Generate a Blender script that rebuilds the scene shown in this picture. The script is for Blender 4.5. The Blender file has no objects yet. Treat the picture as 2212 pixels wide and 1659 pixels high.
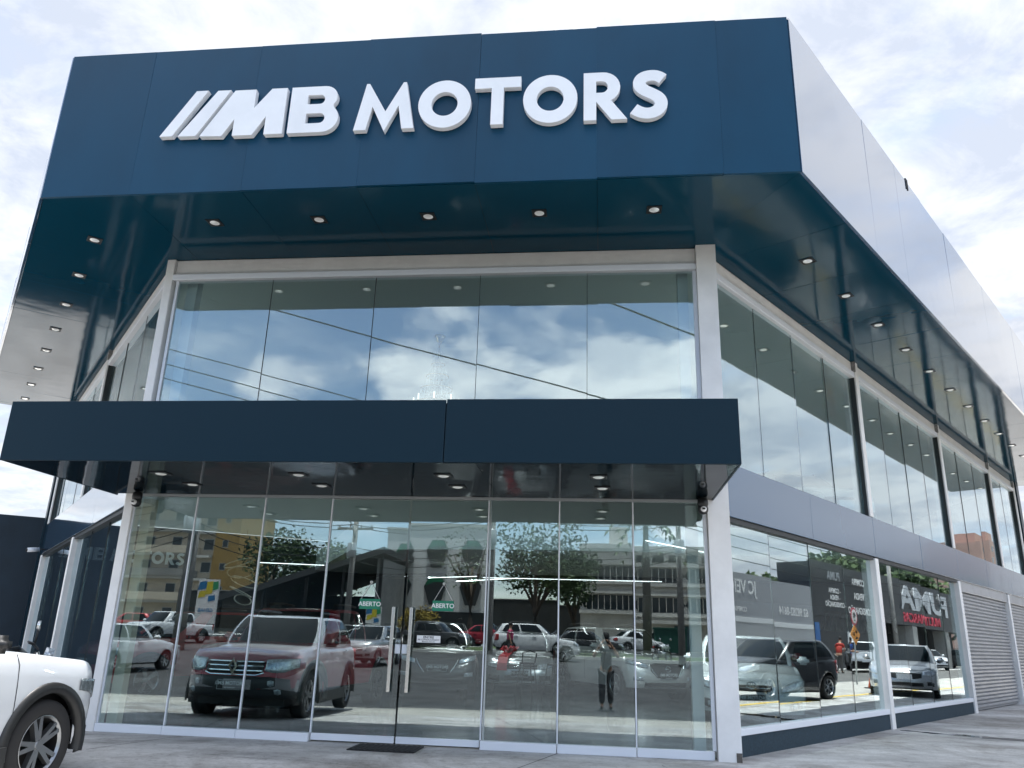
import bpy, bmesh, math, random
from mathutils import Vector, Matrix
from math import sin, cos, tan, pi, radians as rad, sqrt, atan2
random.seed(7)
sc = bpy.context.scene
C = sc.collection
# ------------------------------------------------------------------ camera
F_PX, W_PX, H_PX, PITCH, ROLL, CAMZ = 1712.0, 2212.0, 1659.0, rad(17.75), rad(1.8), 1.28
fw = Vector((0, cos(PITCH), sin(PITCH))); up0 = Vector((0, -sin(PITCH), cos(PITCH))); rt0 = Vector((1, 0, 0))
rt = rt0*cos(ROLL) + up0*sin(ROLL); up = up0*cos(ROLL) - rt0*sin(ROLL)
CAM = Vector((0, 0, CAMZ))
cd = bpy.data.cameras.new('camera'); cam = bpy.data.objects.new('camera', cd); C.objects.link(cam)
M = Matrix((rt, up, -fw)).transposed().to_4x4(); M.translation = CAM
cam.matrix_world = M
cd.sensor_width = 36; cd.lens = F_PX/W_PX*36; cd.clip_start = 0.02; cd.clip_end = 4000
sc.camera = cam
# ------------------------------------------------------------------ sky and sun
SUN_EL, SUN_AZ = rad(83.5), rad(-3)          # azimuth from +Y towards +X: the sun stands high behind the building
SKY_STRENGTH, SUN_STRENGTH = 0.15, 5.0
w = bpy.data.worlds.new('World'); sc.world = w; w.use_nodes = True
nt = w.node_tree; nt.nodes.clear(); nn = nt.nodes.new; ln = nt.links.new
def wmath(op, a, b=None, c=None, clamp=False):
    n = nn('ShaderNodeMath'); n.operation = op; n.use_clamp = clamp
    for i, v in enumerate((a, b, c)):
        if v is None: continue
        if isinstance(v, (int, float)): n.inputs[i].default_value = v
        else: ln(v, n.inputs[i])
    return n.outputs[0]
tc = nn('ShaderNodeTexCoord'); sx = nn('ShaderNodeSeparateXYZ'); ln(tc.outputs['Generated'], sx.inputs[0])
X, Y, Z = sx.outputs
zz = wmath('ADD', wmath('MAXIMUM', Z, 0.0), 0.16)
cv = nn('ShaderNodeCombineXYZ'); ln(wmath('DIVIDE', X, zz), cv.inputs[0]); ln(wmath('DIVIDE', Y, zz), cv.inputs[1]); cv.inputs[2].default_value = 3.3
def wnoise(scale, detail, rough, off, dist=0.0):
    m = nn('ShaderNodeMapping'); m.inputs['Location'].default_value = off; ln(cv.outputs[0], m.inputs[0])
    n = nn('ShaderNodeTexNoise'); n.inputs['Scale'].default_value = scale; n.inputs['Detail'].default_value = detail
    n.inputs['Roughness'].default_value = rough; n.inputs['Distortion'].default_value = dist; ln(m.outputs[0], n.inputs['Vector']); return n.outputs['Fac']
big = wnoise(0.95, 10, 0.55, (4.1, 2.6, 0), 0.25); thin = wnoise(2.6, 8, 0.6, (0, 5.5, 1.0), 0.4); shade = wnoise(4.2, 9, 0.62, (7.3, 2.1, 4.0), 0.3)
# cloud cover thickens towards the sun (+Y) and thins away from it
cover = wmath('ADD', big, wmath('ADD', wmath('MULTIPLY', Y, 0.07), wmath('MULTIPLY', X, 0.05)))
mr = nn('ShaderNodeMapRange'); mr.interpolation_type = 'SMOOTHSTEP'; ln(cover, mr.inputs[0])
mr.inputs[1].default_value = 0.488; mr.inputs[2].default_value = 0.560
mr2 = nn('ShaderNodeMapRange'); mr2.interpolation_type = 'SMOOTHSTEP'; ln(wmath('ADD', thin, wmath('ADD', wmath('MULTIPLY_ADD', Y, 0.27, 0.13), wmath('MULTIPLY', X, 0.04))), mr2.inputs[0])
mr2.inputs[1].default_value = 0.32; mr2.inputs[2].default_value = 0.80; mr2.inputs[4].default_value = 0.92
mask = wmath('MAXIMUM', mr.outputs[0], mr2.outputs[0])
sky = nn('ShaderNodeTexSky'); sky.sky_type = 'NISHITA'; sky.sun_disc = False; sky.sun_elevation = SUN_EL; sky.sun_rotation = SUN_AZ
sky.air_density = 1.0; sky.dust_density = 0.6; sky.ozone_density = 1.4
sk = nn('ShaderNodeVectorMath'); sk.operation = 'SCALE'; ln(sky.outputs[0], sk.inputs[0]); sk.inputs['Scale'].default_value = SKY_STRENGTH
cr = nn('ShaderNodeValToRGB'); ln(shade, cr.inputs[0])
cr.color_ramp.elements[0].position = 0.40; cr.color_ramp.elements[0].color = (0.345, 0.37, 0.42, 1)
cr.color_ramp.elements[1].position = 0.58; cr.color_ramp.elements[1].color = (0.50, 0.508, 0.528, 1)
mx = nn('ShaderNodeMix'); mx.data_type = 'RGBA'; ln(mask, mx.inputs[0]); ln(sk.outputs[0], mx.inputs[6])
# clouds away from the sun are lit from the front and so whiter than the thin back-lit veil
cs_ = nn('ShaderNodeVectorMath'); cs_.operation = 'SCALE'; ln(cr.outputs[0], cs_.inputs[0]); lit = nn('ShaderNodeMapRange'); ln(Y, lit.inputs[0]); lit.inputs[1].default_value = 0.5; lit.inputs[2].default_value = -0.7; lit.inputs[3].default_value = 1.0; lit.inputs[4].default_value = 2.6; ln(lit.outputs[0], cs_.inputs['Scale']); ln(cs_.outputs[0], mx.inputs[7])
bg = nn('ShaderNodeBackground'); ln(mx.outputs[2], bg.inputs[0]); bg.inputs[1].default_value = 1.0
wo = nn('ShaderNodeOutputWorld'); ln(bg.outputs[0], wo.inputs[0])
ld = bpy.data.lights.new('sun', 'SUN'); ld.energy = SUN_STRENGTH; ld.angle = rad(0.53); ld.color = (1.0, 0.97, 0.925)
sun = bpy.data.objects.new('sun', ld); C.objects.link(sun)
sd = Vector((sin(SUN_AZ)*cos(SUN_EL), cos(SUN_AZ)*cos(SUN_EL), sin(SUN_EL)))
sun.rotation_euler = sd.to_track_quat('Z', 'Y').to_euler(); sun.location = sd*60
vs = sc.view_settings; vs.view_transform = 'Standard'; vs.look = 'None'; vs.gamma = 1; vs.exposure = 1.15; vs.use_curve_mapping = False
cy = sc.cycles; cy.use_denoising = True; cy.max_bounces = 10; cy.transparent_max_bounces = 24; cy.diffuse_bounces = 3; cy.glossy_bounces = 6
cy.transmission_bounces = 8; cy.sample_clamp_indirect = 6; cy.caustics_reflective = False; cy.caustics_refractive = False
try: cy.denoiser = 'OPENIMAGEDENOISE'; cy.denoising_input_passes = 'RGB_ALBEDO_NORMAL'
except Exception: pass
# ------------------------------------------------------------------ reading the photograph: pixels of the 2212 x 1659 view to rays
def ray(px, py): return ((px - W_PX/2)*rt - (py - H_PX/2)*up + F_PX*fw).normalized()
def hit(px, py, p0, n):
    v = ray(px, py); return CAM + v*((Vector(p0) - CAM).dot(n)/v.dot(n))
# ------------------------------------------------------------------ frames of the three facades
AZ = rad(6.85); N = Vector((sin(AZ), cos(AZ), 0)); U = Vector((cos(AZ), -sin(AZ), 0)); D = 10.25
UL, UR = -6.45, 1.353
def az(a): a = rad(a); return Vector((sin(a), cos(a), 0))
class Fr:
    def __init__(s, o, d, n): s.o, s.d, s.n = o, d, n
    def P(s, a, o, z): p = s.o + s.d*a + s.n*o; return Vector((p.x, p.y, z))
FF = Fr(N*D, U, -N)
DR = az(41.9); FR = Fr(N*D + U*UR, DR, Vector((DR.y, -DR.x, 0)))
DL = az(-34.7); FL = Fr(N*D + U*UL, DL, Vector((-DL.y, DL.x, 0)))
TL, TR = tan(rad(48.45/2)), tan(rad(54.95/2))
def gz(x, y):                                   # the lie of the land: falls to the kerb, climbs gently across the street
    o = D - (N.x*x + N.y*y)
    if o < 1.5: return 0.0
    if o < 10.75: t = (o - 1.5)/9.25; return -0.3*t
    if o < 56: return -0.3 + 0.0245*(o - 10.75)
    return 0.81
def mirrorF(p): return p - N*(2*(p.dot(N) - D))
def mirrorR(p): return p - FR.n*(2*((p - FR.o).dot(FR.n)))
def vF(px, dv, py=1383):                        # ground point mirrored in the front glass at pixel px and virtual distance dv
    v = ray(px, py); v = Vector((v.x, v.y, 0)).normalized()*dv; q = mirrorF(v); return Vector((q.x, q.y, gz(q.x, q.y)))
def vR(px, dv, py=1400):
    v = ray(px, py); v = Vector((v.x, v.y, 0)).normalized()*dv; q = mirrorR(v); return Vector((q.x, q.y, gz(q.x, q.y)))
def pxw(npx, dv): return npx*dv/1790.0
# ------------------------------------------------------------------ materials
MATS = {}
def mat(name, col, rough=0.5, metal=0.0, coat=0.0, emis=None, es=1.0, spec=0.5, var=0.0, vscale=3.0, bump=0.0, bscale=60.0, ior=1.45, vdetail=6, col2=None, stretch=None, coat_rough=0.03):
    if name in MATS: return MATS[name]
    m = bpy.data.materials.new(name); m.use_nodes = True; t = m.node_tree; b = t.nodes['Principled BSDF']
    b.inputs['Base Color'].default_value = (*col, 1); b.inputs['Roughness'].default_value = rough; b.inputs['Metallic'].default_value = metal
    b.inputs['Coat Weight'].default_value = coat; b.inputs['Coat Roughness'].default_value = coat_rough; b.inputs['Specular IOR Level'].default_value = spec; b.inputs['IOR'].default_value = ior
    if emis: b.inputs['Emission Color'].default_value = (*emis, 1); b.inputs['Emission Strength'].default_value = es
    if var or bump:
        co = t.nodes.new('ShaderNodeTexCoord'); mp = t.nodes.new('ShaderNodeMapping'); t.links.new(co.outputs['Object'], mp.inputs[0])
        if stretch: mp.inputs['Scale'].default_value = stretch
        oi = t.nodes.new('ShaderNodeObjectInfo'); rv = t.nodes.new('ShaderNodeVectorMath'); rv.operation = 'SCALE'; rv.inputs[0].default_value = (41, 23, 67); t.links.new(oi.outputs['Random'], rv.inputs['Scale']); t.links.new(rv.outputs[0], mp.inputs['Location'])   # no two alike pieces share a pattern
    if var:
        n = t.nodes.new('ShaderNodeTexNoise'); n.inputs['Scale'].default_value = vscale; n.inputs['Detail'].default_value = vdetail; n.inputs['Roughness'].default_value = 0.62; t.links.new(mp.outputs[0], n.inputs['Vector'])
        r = t.nodes.new('ShaderNodeValToRGB'); r.color_ramp.elements[0].position = 0.32; r.color_ramp.elements[1].position = 0.68
        lo = col2 if col2 else tuple(c*(1 - var) for c in col); r.color_ramp.elements[0].color = (*lo, 1)
        r.color_ramp.elements[1].color = (*(tuple(min(1, c*(1 + var)) for c in col) if not col2 else col), 1)
        t.links.new(n.outputs['Fac'], r.inputs[0]); t.links.new(r.outputs[0], b.inputs['Base Color'])
    if bump:
        n = t.nodes.new('ShaderNodeTexNoise'); n.inputs['Scale'].default_value = bscale; n.inputs['Detail'].default_value = 3; t.links.new(mp.outputs[0], n.inputs['Vector'])
        bp = t.nodes.new('ShaderNodeBump'); bp.inputs['Strength'].default_value = bump; bp.inputs['Distance'].default_value = 0.02
        t.links.new(n.outputs['Fac'], bp.inputs['Height']); t.links.new(bp.outputs[0], b.inputs['Normal'])
        if coat: t.links.new(bp.outputs[0], b.inputs['Coat Normal'])
    MATS[name] = m; return m
def glassmat(name, tint, base, wav=0.0, rough=0.0, refl=(1, 1, 1)):
    if name in MATS: return MATS[name]
    m = bpy.data.materials.new(name); m.use_nodes = True; t = m.node_tree; t.nodes.clear()
    lw = t.nodes.new('ShaderNodeLayerWeight'); lw.inputs[0].default_value = 0.5
    p = t.nodes.new('ShaderNodeMath'); p.operation = 'POWER'; p.inputs[1].default_value = 3.2; t.links.new(lw.outputs['Facing'], p.inputs[0])
    a = t.nodes.new('ShaderNodeMath'); a.operation = 'MULTIPLY_ADD'; a.inputs[1].default_value = 1 - base; a.inputs[2].default_value = base; t.links.new(p.outputs[0], a.inputs[0])
    tr = t.nodes.new('ShaderNodeBsdfTransparent'); tr.inputs[0].default_value = (*tint, 1)
    gl = t.nodes.new('ShaderNodeBsdfGlossy'); gl.inputs['Roughness'].default_value = rough; gl.inputs[0].default_value = (*refl, 1)
    mixn = t.nodes.new('ShaderNodeMixShader'); t.links.new(a.outputs[0], mixn.inputs[0]); t.links.new(tr.outputs[0], mixn.inputs[1]); t.links.new(gl.outputs[0], mixn.inputs[2])
    if wav:
        co = t.nodes.new('ShaderNodeTexCoord'); n = t.nodes.new('ShaderNodeTexNoise'); n.inputs['Scale'].default_value = 0.55; n.inputs['Detail'].default_value = 1; t.links.new(co.outputs['Object'], n.inputs['Vector'])
        bp = t.nodes.new('ShaderNodeBump'); bp.inputs['Strength'].default_value = wav; bp.inputs['Distance'].default_value = 0.02; t.links.new(n.outputs['Fac'], bp.inputs['Height']); t.links.new(bp.outputs[0], gl.inputs['Normal'])
    o = t.nodes.new('ShaderNodeOutputMaterial'); t.links.new(mixn.outputs[0], o.inputs[0]); MATS[name] = m; return m
NAVY = mat('navy_composite', (0.0012, 0.044, 0.092), 0.40, spec=0.26, coat=0.0, coat_rough=0.12, var=0.14, vscale=0.6, stretch=(1, 1, 0.45), bump=0.10, bscale=0.55)
NAVYS = mat('navy_composite_side', (0.010, 0.055, 0.118), 0.12, spec=1.0, ior=2.1, coat=1.0, coat_rough=0.04, bump=0.16, bscale=0.8)
NAVYB = mat('navy_composite_soffit', (0.002, 0.040, 0.072), 0.09, spec=0.2, bump=0.36, bscale=0.75)
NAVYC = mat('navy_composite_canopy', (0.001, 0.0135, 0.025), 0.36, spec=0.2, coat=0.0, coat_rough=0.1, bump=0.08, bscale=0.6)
GAP = mat('black_joint', (0.004, 0.006, 0.008), 0.8)
WHITE = mat('white_render', (0.73, 0.725, 0.715), 0.75, var=0.07, vscale=2.5, bump=0.05, bscale=90)
ALU = mat('white_aluminium', (0.70, 0.73, 0.78), 0.35, spec=0.5)
ALUG = mat('grey_aluminium', (0.42, 0.45, 0.46), 0.35, metal=0.5)
SIGNW = mat('sign_white', (0.80, 0.81, 0.83), 0.4, var=0.05, vscale=1.6)
GLASS = glassmat('shop_glass', (0.845, 0.915, 0.905), 0.155, wav=0.11, refl=(0.88, 0.96, 1.0))
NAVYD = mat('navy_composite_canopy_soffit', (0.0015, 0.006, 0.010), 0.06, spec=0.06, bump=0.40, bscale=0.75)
DARKPL = mat('dark_plinth', (0.014, 0.035, 0.052), 0.75, var=0.35, vscale=40, bump=0.3, bscale=120)
BLACK = mat('black_plastic', (0.010, 0.011, 0.012), 0.45)
RUBBER = mat('black_rubber', (0.014, 0.014, 0.015), 0.85)
CHROME = mat('chrome', (0.80, 0.81, 0.82), 0.08, metal=1.0)
STEEL = mat('brushed_steel', (0.62, 0.62, 0.60), 0.25, metal=1.0)
SILVERREFL = mat('lamp_reflector', (0.9, 0.9, 0.88), 0.3, metal=1.0, emis=(1, .97, .92), es=0.10)
# ------------------------------------------------------------------ helpers
def tag(o, label=None, cat=None, group=None, kind=None):
    if label: o['label'] = label
    if cat: o['category'] = cat
    if group: o['group'] = group
    if kind: o['kind'] = kind
    return o
def thing(name, label, cat, loc=(0, 0, 0), rz=0, group=None):
    o = bpy.data.objects.new(name, None); C.objects.link(o); o.empty_display_size = 0.2
    o.matrix_world = Matrix.Translation(Vector(loc)) @ Matrix.Rotation(rz, 4, 'Z'); o['_m'] = 1; del o['_m']
    return tag(o, label, cat, group)
def mesh(name, verts, faces, smooth=False):
    me = bpy.data.meshes.new(name); me.from_pydata([tuple(v) for v in verts], [], faces); me.update()
    if smooth:
        for p in me.polygons: p.use_smooth = True
    return me
def add(name, me, m, parent=None, loc=None, rot=None):
    if m is not None and len(me.materials) == 0: me.materials.append(m)
    o = bpy.data.objects.new(name, me); C.objects.link(o)
    if loc is not None: o.location = loc
    if rot is not None: o.rotation_euler = rot
    if parent is not None: o.parent = parent
    return o
ROOTM = {}
def wobj(name, verts, faces, m, parent=None, smooth=False):     # vertices given in world space; origin at their base centre
    xs = [v[0] for v in verts]; ys = [v[1] for v in verts]; zs = [v[2] for v in verts]
    c = Vector(((min(xs)+max(xs))/2, (min(ys)+max(ys))/2, min(zs)))
    me = mesh(name, [Vector(v) - c for v in verts], faces, smooth); o = add(name, me, m)
    o.location = c
    if parent is not None:
        o.parent = parent; o.matrix_parent_inverse = wm(parent).inverted()
    return o
def wm(o):
    m = o.matrix_basis.copy()
    if o.parent is not None: m = wm(o.parent) @ o.matrix_parent_inverse @ m
    return m
BF = [(0,3,2,1),(4,5,6,7),(0,1,5,4),(1,2,6,5),(2,3,7,6),(3,0,4,7)]
def bxv(fr, s0, s1, o0, o1, z0, z1):
    return [fr.P(s0,o0,z0), fr.P(s1,o0,z0), fr.P(s1,o1,z0), fr.P(s0,o1,z0), fr.P(s0,o0,z1), fr.P(s1,o0,z1), fr.P(s1,o1,z1), fr.P(s0,o1,z1)]
def box(name, fr, s0, s1, o0, o1, z0, z1, m, parent=None, bev=0.0):
    o = wobj(name, bxv(fr, s0, s1, o0, o1, z0, z1), BF, m, parent)
    bm = bmesh.new(); bm.from_mesh(o.data); bmesh.ops.recalc_face_normals(bm, faces=bm.faces)
    if bev: bmesh.ops.bevel(bm, geom=list(bm.edges), offset=bev, segments=2, affect='EDGES', profile=0.5)
    bm.to_mesh(o.data); bm.free(); return o
def prism(name, pts, z0, z1, m, parent=None):                    # horizontal polygon (world xy) extruded in z
    n = len(pts); v = [Vector((p[0], p[1], z0)) for p in pts] + [Vector((p[0], p[1], z1)) for p in pts]
    f = [tuple(range(n-1, -1, -1)), tuple(range(n, 2*n))] + [(i, (i+1) % n, n+(i+1) % n, n+i) for i in range(n)]
    o = wobj(name, v, f, m, parent); fixn(o); return o
def fixn(o):
    bm = bmesh.new(); bm.from_mesh(o.data); bmesh.ops.recalc_face_normals(bm, faces=bm.faces); bm.to_mesh(o.data); bm.free(); return o
def tubev(path, r, n=8, cap=True):
    vs, fs = [], []
    path = [Vector(p) for p in path]
    for i, p in enumerate(path):
        d = (path[min(i+1, len(path)-1)] - path[max(i-1, 0)]).normalized()
        a = d.cross(Vector((0, 0, 1)));  a = Vector((1, 0, 0)) if a.length < 1e-4 else a.normalized(); b = d.cross(a).normalized()
        rr = r[i] if isinstance(r, (list, tuple)) else r
        for k in range(n): t = 2*pi*k/n; vs.append(p + a*rr*cos(t) + b*rr*sin(t))
    for i in range(len(path)-1):
        for k in range(n): fs.append((i*n+k, i*n+(k+1) % n, (i+1)*n+(k+1) % n, (i+1)*n+k))
    if cap: fs.append(tuple(range(n-1, -1, -1))); fs.append(tuple(range((len(path)-1)*n, len(path)*n)))
    return vs, fs
def tube(name, path, r, m, parent=None, n=8, smooth=True):
    v, f = tubev(path, r, n); return fixn(wobj(name, v, f, m, parent, smooth))
def lathe(prof, n=24, axis='Z'):                                 # prof: (radius, height)
    vs, fs = [], []
    for r, h in prof:
        for k in range(n):
            t = 2*pi*k/n
            vs.append((r*cos(t), r*sin(t), h) if axis == 'Z' else (r*cos(t), h, r*sin(t)))
    for i in range(len(prof)-1):
        for k in range(n): fs.append((i*n+k, i*n+(k+1) % n, (i+1)*n+(k+1) % n, (i+1)*n+k))
    return vs, fs
def joinv(parts):
    V, Fc = [], []
    for v, f in parts:
        k = len(V); V += [Vector(a) for a in v]; Fc += [tuple(i+k for i in q) for q in f]
    return V, Fc
def lbox(x0, x1, y0, y1, z0, z1): return [Vector(p) for p in ((x0,y0,z0),(x1,y0,z0),(x1,y1,z0),(x0,y1,z0),(x0,y0,z1),(x1,y0,z1),(x1,y1,z1),(x0,y1,z1))], [tuple(q) for q in BF]
def textmesh(s, size=1.0, ext=0.002, bold=0.012, align='CENTER'):
    cu = bpy.data.curves.new('text', 'FONT'); cu.body = s; cu.size = size; cu.extrude = ext; cu.offset = bold*size; cu.align_x = align; cu.align_y = 'CENTER'; cu.resolution_u = 3
    o = bpy.data.objects.new('text', cu); C.objects.link(o); dg = bpy.context.evaluated_depsgraph_get(); me = bpy.data.meshes.new_from_object(o.evaluated_get(dg)); bpy.data.objects.remove(o); bpy.data.curves.remove(cu); return me
def textat(name, s, fr, a, o, z, size, m, parent=None, bold=0.012, ext=0.003, sx=1.0, align='CENTER', label=None):   # text standing on a facade frame, readable from its outward side
    me = textmesh(s, size, ext, bold, align); out = fr.n; right = Vector((-out.y, out.x, 0)); R = Matrix((right*sx, Vector((0, 0, 1)), out)).transposed().to_4x4(); R.translation = fr.P(a, o, z)
    ob = add(name, me, m); ob.matrix_world = R
    if parent is not None: ob.parent = parent; ob.matrix_parent_inverse = wm(parent).inverted()
    return ob
def copytree(o, parent=None):
    c = o.copy(); C.objects.link(c)
    if parent is not None: c.parent = parent
    for ch in list(o.children): copytree(ch, c)
    return c
exec_parts = True
# ================================================================== GROUND
CONC = mat('concrete_apron', (0.47, 0.465, 0.455), 0.72, var=0.34, vscale=0.7, bump=0.12, bscale=30, stretch=(1, 2.2, 1), vdetail=9)
def stain(m, scale, lo, thr, stretch):
    t = m.node_tree; b = t.nodes['Principled BSDF']; src = b.inputs['Base Color'].links[0].from_socket
    co = t.nodes.new('ShaderNodeTexCoord'); mp = t.nodes.new('ShaderNodeMapping'); mp.inputs['Scale'].default_value = stretch; t.links.new(co.outputs['Object'], mp.inputs[0])
    n = t.nodes.new('ShaderNodeTexNoise'); n.inputs['Scale'].default_value = scale; n.inputs['Detail'].default_value = 10; n.inputs['Roughness'].default_value = .7; n.inputs['Distortion'].default_value = .8; t.links.new(mp.outputs[0], n.inputs['Vector'])
    r = t.nodes.new('ShaderNodeValToRGB'); r.color_ramp.elements[0].position = thr[0]; r.color_ramp.elements[0].color = (*lo, 1); r.color_ramp.elements[1].position = thr[1]; r.color_ramp.elements[1].color = (1, 1, 1, 1); t.links.new(n.outputs['Fac'], r.inputs[0])
    x = t.nodes.new('ShaderNodeMix'); x.data_type = 'RGBA'; x.blend_type = 'MULTIPLY'; x.inputs[0].default_value = 1; t.links.new(src, x.inputs[6]); t.links.new(r.outputs[0], x.inputs[7]); t.links.new(x.outputs[2], b.inputs['Base Color'])
stain(CONC, .55, (.55, .52, .49), (.36, .54), (1, 1, 1)); stain(CONC, 9, (.72, .71, .70), (.34, .50), (1, 1, 1)); stain(CONC, 45, (.80, .80, .80), (.36, .48), (1, 1, 1))
CONCP = mat('concrete_pavement', (0.37, 0.355, 0.32), 0.8, var=0.22, vscale=1.3, bump=0.15, bscale=25, vdetail=9)
ASPH = mat('asphalt', (0.050, 0.050, 0.051), 0.85, var=0.35, vscale=1.2, bump=0.3, bscale=90, vdetail=8)
ROADP = mat('road_paint', (0.70, 0.69, 0.64), 0.7, var=0.15, vscale=6)
YELP = mat('yellow_paint', (0.62, 0.42, 0.06), 0.7, var=0.25, vscale=6)
GRASS = mat('grass', (0.055, 0.085, 0.022), 0.9, var=0.45, vscale=4, bump=0.4, bscale=40)
def sheet(name, u0, u1, o0, o1, du, do, dz, m, kind='structure'):        # a sheet laid over the land in the front frame
    nu = max(1, int(math.ceil((u1-u0)/du))); no = max(1, int(math.ceil((o1-o0)/do))); V = []
    for i in range(nu+1):
        for j in range(no+1):
            p = FF.P(u0+(u1-u0)*i/nu, o0+(o1-o0)*j/no, 0); V.append((p.x, p.y, gz(p.x, p.y)+dz))
    Fc = [(i*(no+1)+j, (i+1)*(no+1)+j, (i+1)*(no+1)+j+1, i*(no+1)+j+1) for i in range(nu) for j in range(no)]
    o = wobj(name, V, Fc, m); fixn(o)
    if o.data.polygons[0].normal.z < 0: o.data.flip_normals()
    return tag(o, kind=kind) if kind else o
# breaks of slope are kept on grid lines
def land(name, u0, u1, dz, m, breaks):
    V = []; us = [u0, u1]
    for u in us:
        for o in breaks: p = FF.P(u, o, 0); V.append((p.x, p.y, gz(p.x, p.y)+dz))
    n = len(breaks); Fc = [(j, n+j, n+j+1, j+1) for j in range(n-1)]
    o = wobj(name, V, Fc, m); fixn(o)
    if o.data.polygons[0].normal.z < 0: o.data.flip_normals()
    return tag(o, kind='structure')
land('ground', -900, 900, -0.10, mat('earth_ground', (0.16, 0.15, 0.12), 0.9, var=0.3, vscale=0.3), [-900, 1.5, 10.75, 56, 900])
road = land('road', -160, 160, -0.045, ASPH, [7.4, 10.75, 30.0, 44.0, 56, 62])
apron = land('forecourt', -60, 60, 0.0, CONC, [-70, 1.5, 5.0]); apron.name = 'forecourt'
pave = land('pavement', -90, 90, 0.0, CONCP, [5.0, 7.0])
def strip(name, u0, u1, o0, o1, dz, m, parent): 
    o = sheet(name, u0, u1, o0, o1, 40, 12, dz, m, None); o.parent = parent; return o
# side street on the right, beyond the side forecourt
sr = wobj('side_road', [FR.P(-2, 7.0, .006), FR.P(160, 7.0, .006), FR.P(160, 12.8, .006), FR.P(-2, 12.8, .006)], [(0,1,2,3)], mat('asphalt_worn', (0.10, 0.098, 0.092), 0.85, var=0.35, vscale=0.9, bump=0.3, bscale=60, vdetail=8)); fixn(sr); tag(sr, kind='structure')
if sr.data.polygons[0].normal.z < 0: sr.data.flip_normals()
fp = wobj('side_pavement', [FR.P(1, 3.4, .005), FR.P(160, 3.4, .005), FR.P(160, 6.9, .005), FR.P(1, 6.9, .005)], [(0,1,2,3)], CONCP); fixn(fp); tag(fp, kind='structure')
if fp.data.polygons[0].normal.z < 0: fp.data.flip_normals()
def sstrip(name, s0, s1, o0, o1, z, m, parent):
    o = wobj(name, [FR.P(s0, o0, z), FR.P(s1, o0, z), FR.P(s1, o1, z), FR.P(s0, o1, z)], [(0,1,2,3)], m, parent); fixn(o)
    if o.data.polygons[0].normal.z < 0: o.data.flip_normals()
    return o
sstrip('yellow_line', 3, 120, 3.62, 3.78, .010, YELP, fp)
# joints of the forecourt slabs
JNT = mat('slab_joint', (0.05, 0.05, 0.05), 0.9)
for k, (u0, o0, u1, o1) in enumerate(((-0.55, 0.05, -1.9, 5.0), (-9, 2.6, 9.5, 2.6), (-5.2, .1, -6.4, 5.0))):
    a, b = FF.P(u0, o0, 0), FF.P(u1, o1, 0); d = (b-a).normalized(); nrm = Vector((-d.y, d.x, 0))*0.006
    n = 12; V = []
    for i in range(n+1):
        p = a.lerp(b, i/n)
        for sgn in (1, -1): q = p + nrm*sgn; V.append((q.x, q.y, gz(q.x, q.y)+0.003))
    o = wobj('joint', V, [(2*i, 2*i+1, 2*i+3, 2*i+2) for i in range(n)], JNT, apron)
rc = random.Random(12)
for (u0, o0, ang_, L_) in ((-4.6, 1.3, 20, 2.6), (0.6, 0.5, 65, 1.8), (2.6, 1.7, 10, 2.4), (4.4, -1.6, 40, 3.0), (-3.0, 0.9, -30, 1.5)):
    a = FF.P(u0, o0, 0); hd_ = rad(ang_); V = []; n = 22
    for i in range(n+1):
        hd_ += rc.uniform(-.5, .5)*.7; hd_ += (rad(ang_)-hd_)*.3; a = a + (U*cos(hd_) - N*sin(hd_))*(L_/n); q_ = Vector((-sin(hd_), cos(hd_), 0))*rc.uniform(.0015, .0045)
        for sgn in (1, -1): q = a + q_*sgn; V.append((q.x, q.y, gz(q.x, q.y)+0.0025))
    wobj('crack', V, [(2*i, 2*i+1, 2*i+3, 2*i+2) for i in range(n)], JNT, apron)
# water running over the side forecourt from the second post
WET = mat('wet_concrete', (0.03, 0.03, 0.03), 0.06, var=0.3, vscale=5, spec=0.6)
p0 = hit(1945, 1578, (0,0,0), Vector((0,0,1))); p1 = hit(2212, 1600, (0,0,0), Vector((0,0,1)))
d = (p1-p0).normalized(); nrm = Vector((-d.y, d.x, 0)); V = []; n = 26
for i in range(n+1):
    t = i/n; p = p0 + (p1-p0)*t*1.5; wd = 0.03 + 0.14*min(1, t*2.2) + 0.03*sin(i*1.7)
    for sgn in (1, -1): q = p + nrm*(sgn*wd + 0.03*sin(i*0.9)); V.append((q.x, q.y, 0.004))
o = wobj('puddle', V, [(2*i, 2*i+1, 2*i+3, 2*i+2) for i in range(n)], WET); fixn(o); tag(o, 'thin wet streak running across the concrete from the side post', 'puddle')
if o.data.polygons[0].normal.z < 0: o.data.flip_normals()
# ================================================================== THE SHOWROOM
show = thing('car_showroom', 'two-storey car showroom with deep navy fascia, glass walls and white posts', 'building', FF.P(-2.5, 0, 0))
ZS, ZT, RO = 6.58, 8.80, 1.88                    # soffit, fascia top, overhang
WL, WR = 10.6, 20.6                              # lengths of the side walls
EL, ER = 11.5, 21.4                              # ends of the roof overhang
back_dir = az(61.08); BW0 = Vector((-12.58, 19.80, 0)); FB = Fr(BW0, back_dir, Vector((back_dir.y, -back_dir.x, 0)))   # long dark wall at the rear
def panel(name, fr, s0, s1, o0, o1, z0, z1, m, parent, tilt=0.0, bev=0.006):
    o = box(name, fr, s0, s1, o0, o1, z0, z1, m, parent, bev)
    if tilt:
        o.rotation_euler = (random.uniform(-tilt, tilt), random.uniform(-tilt, tilt), random.uniform(-tilt, tilt))
    return o
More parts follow.
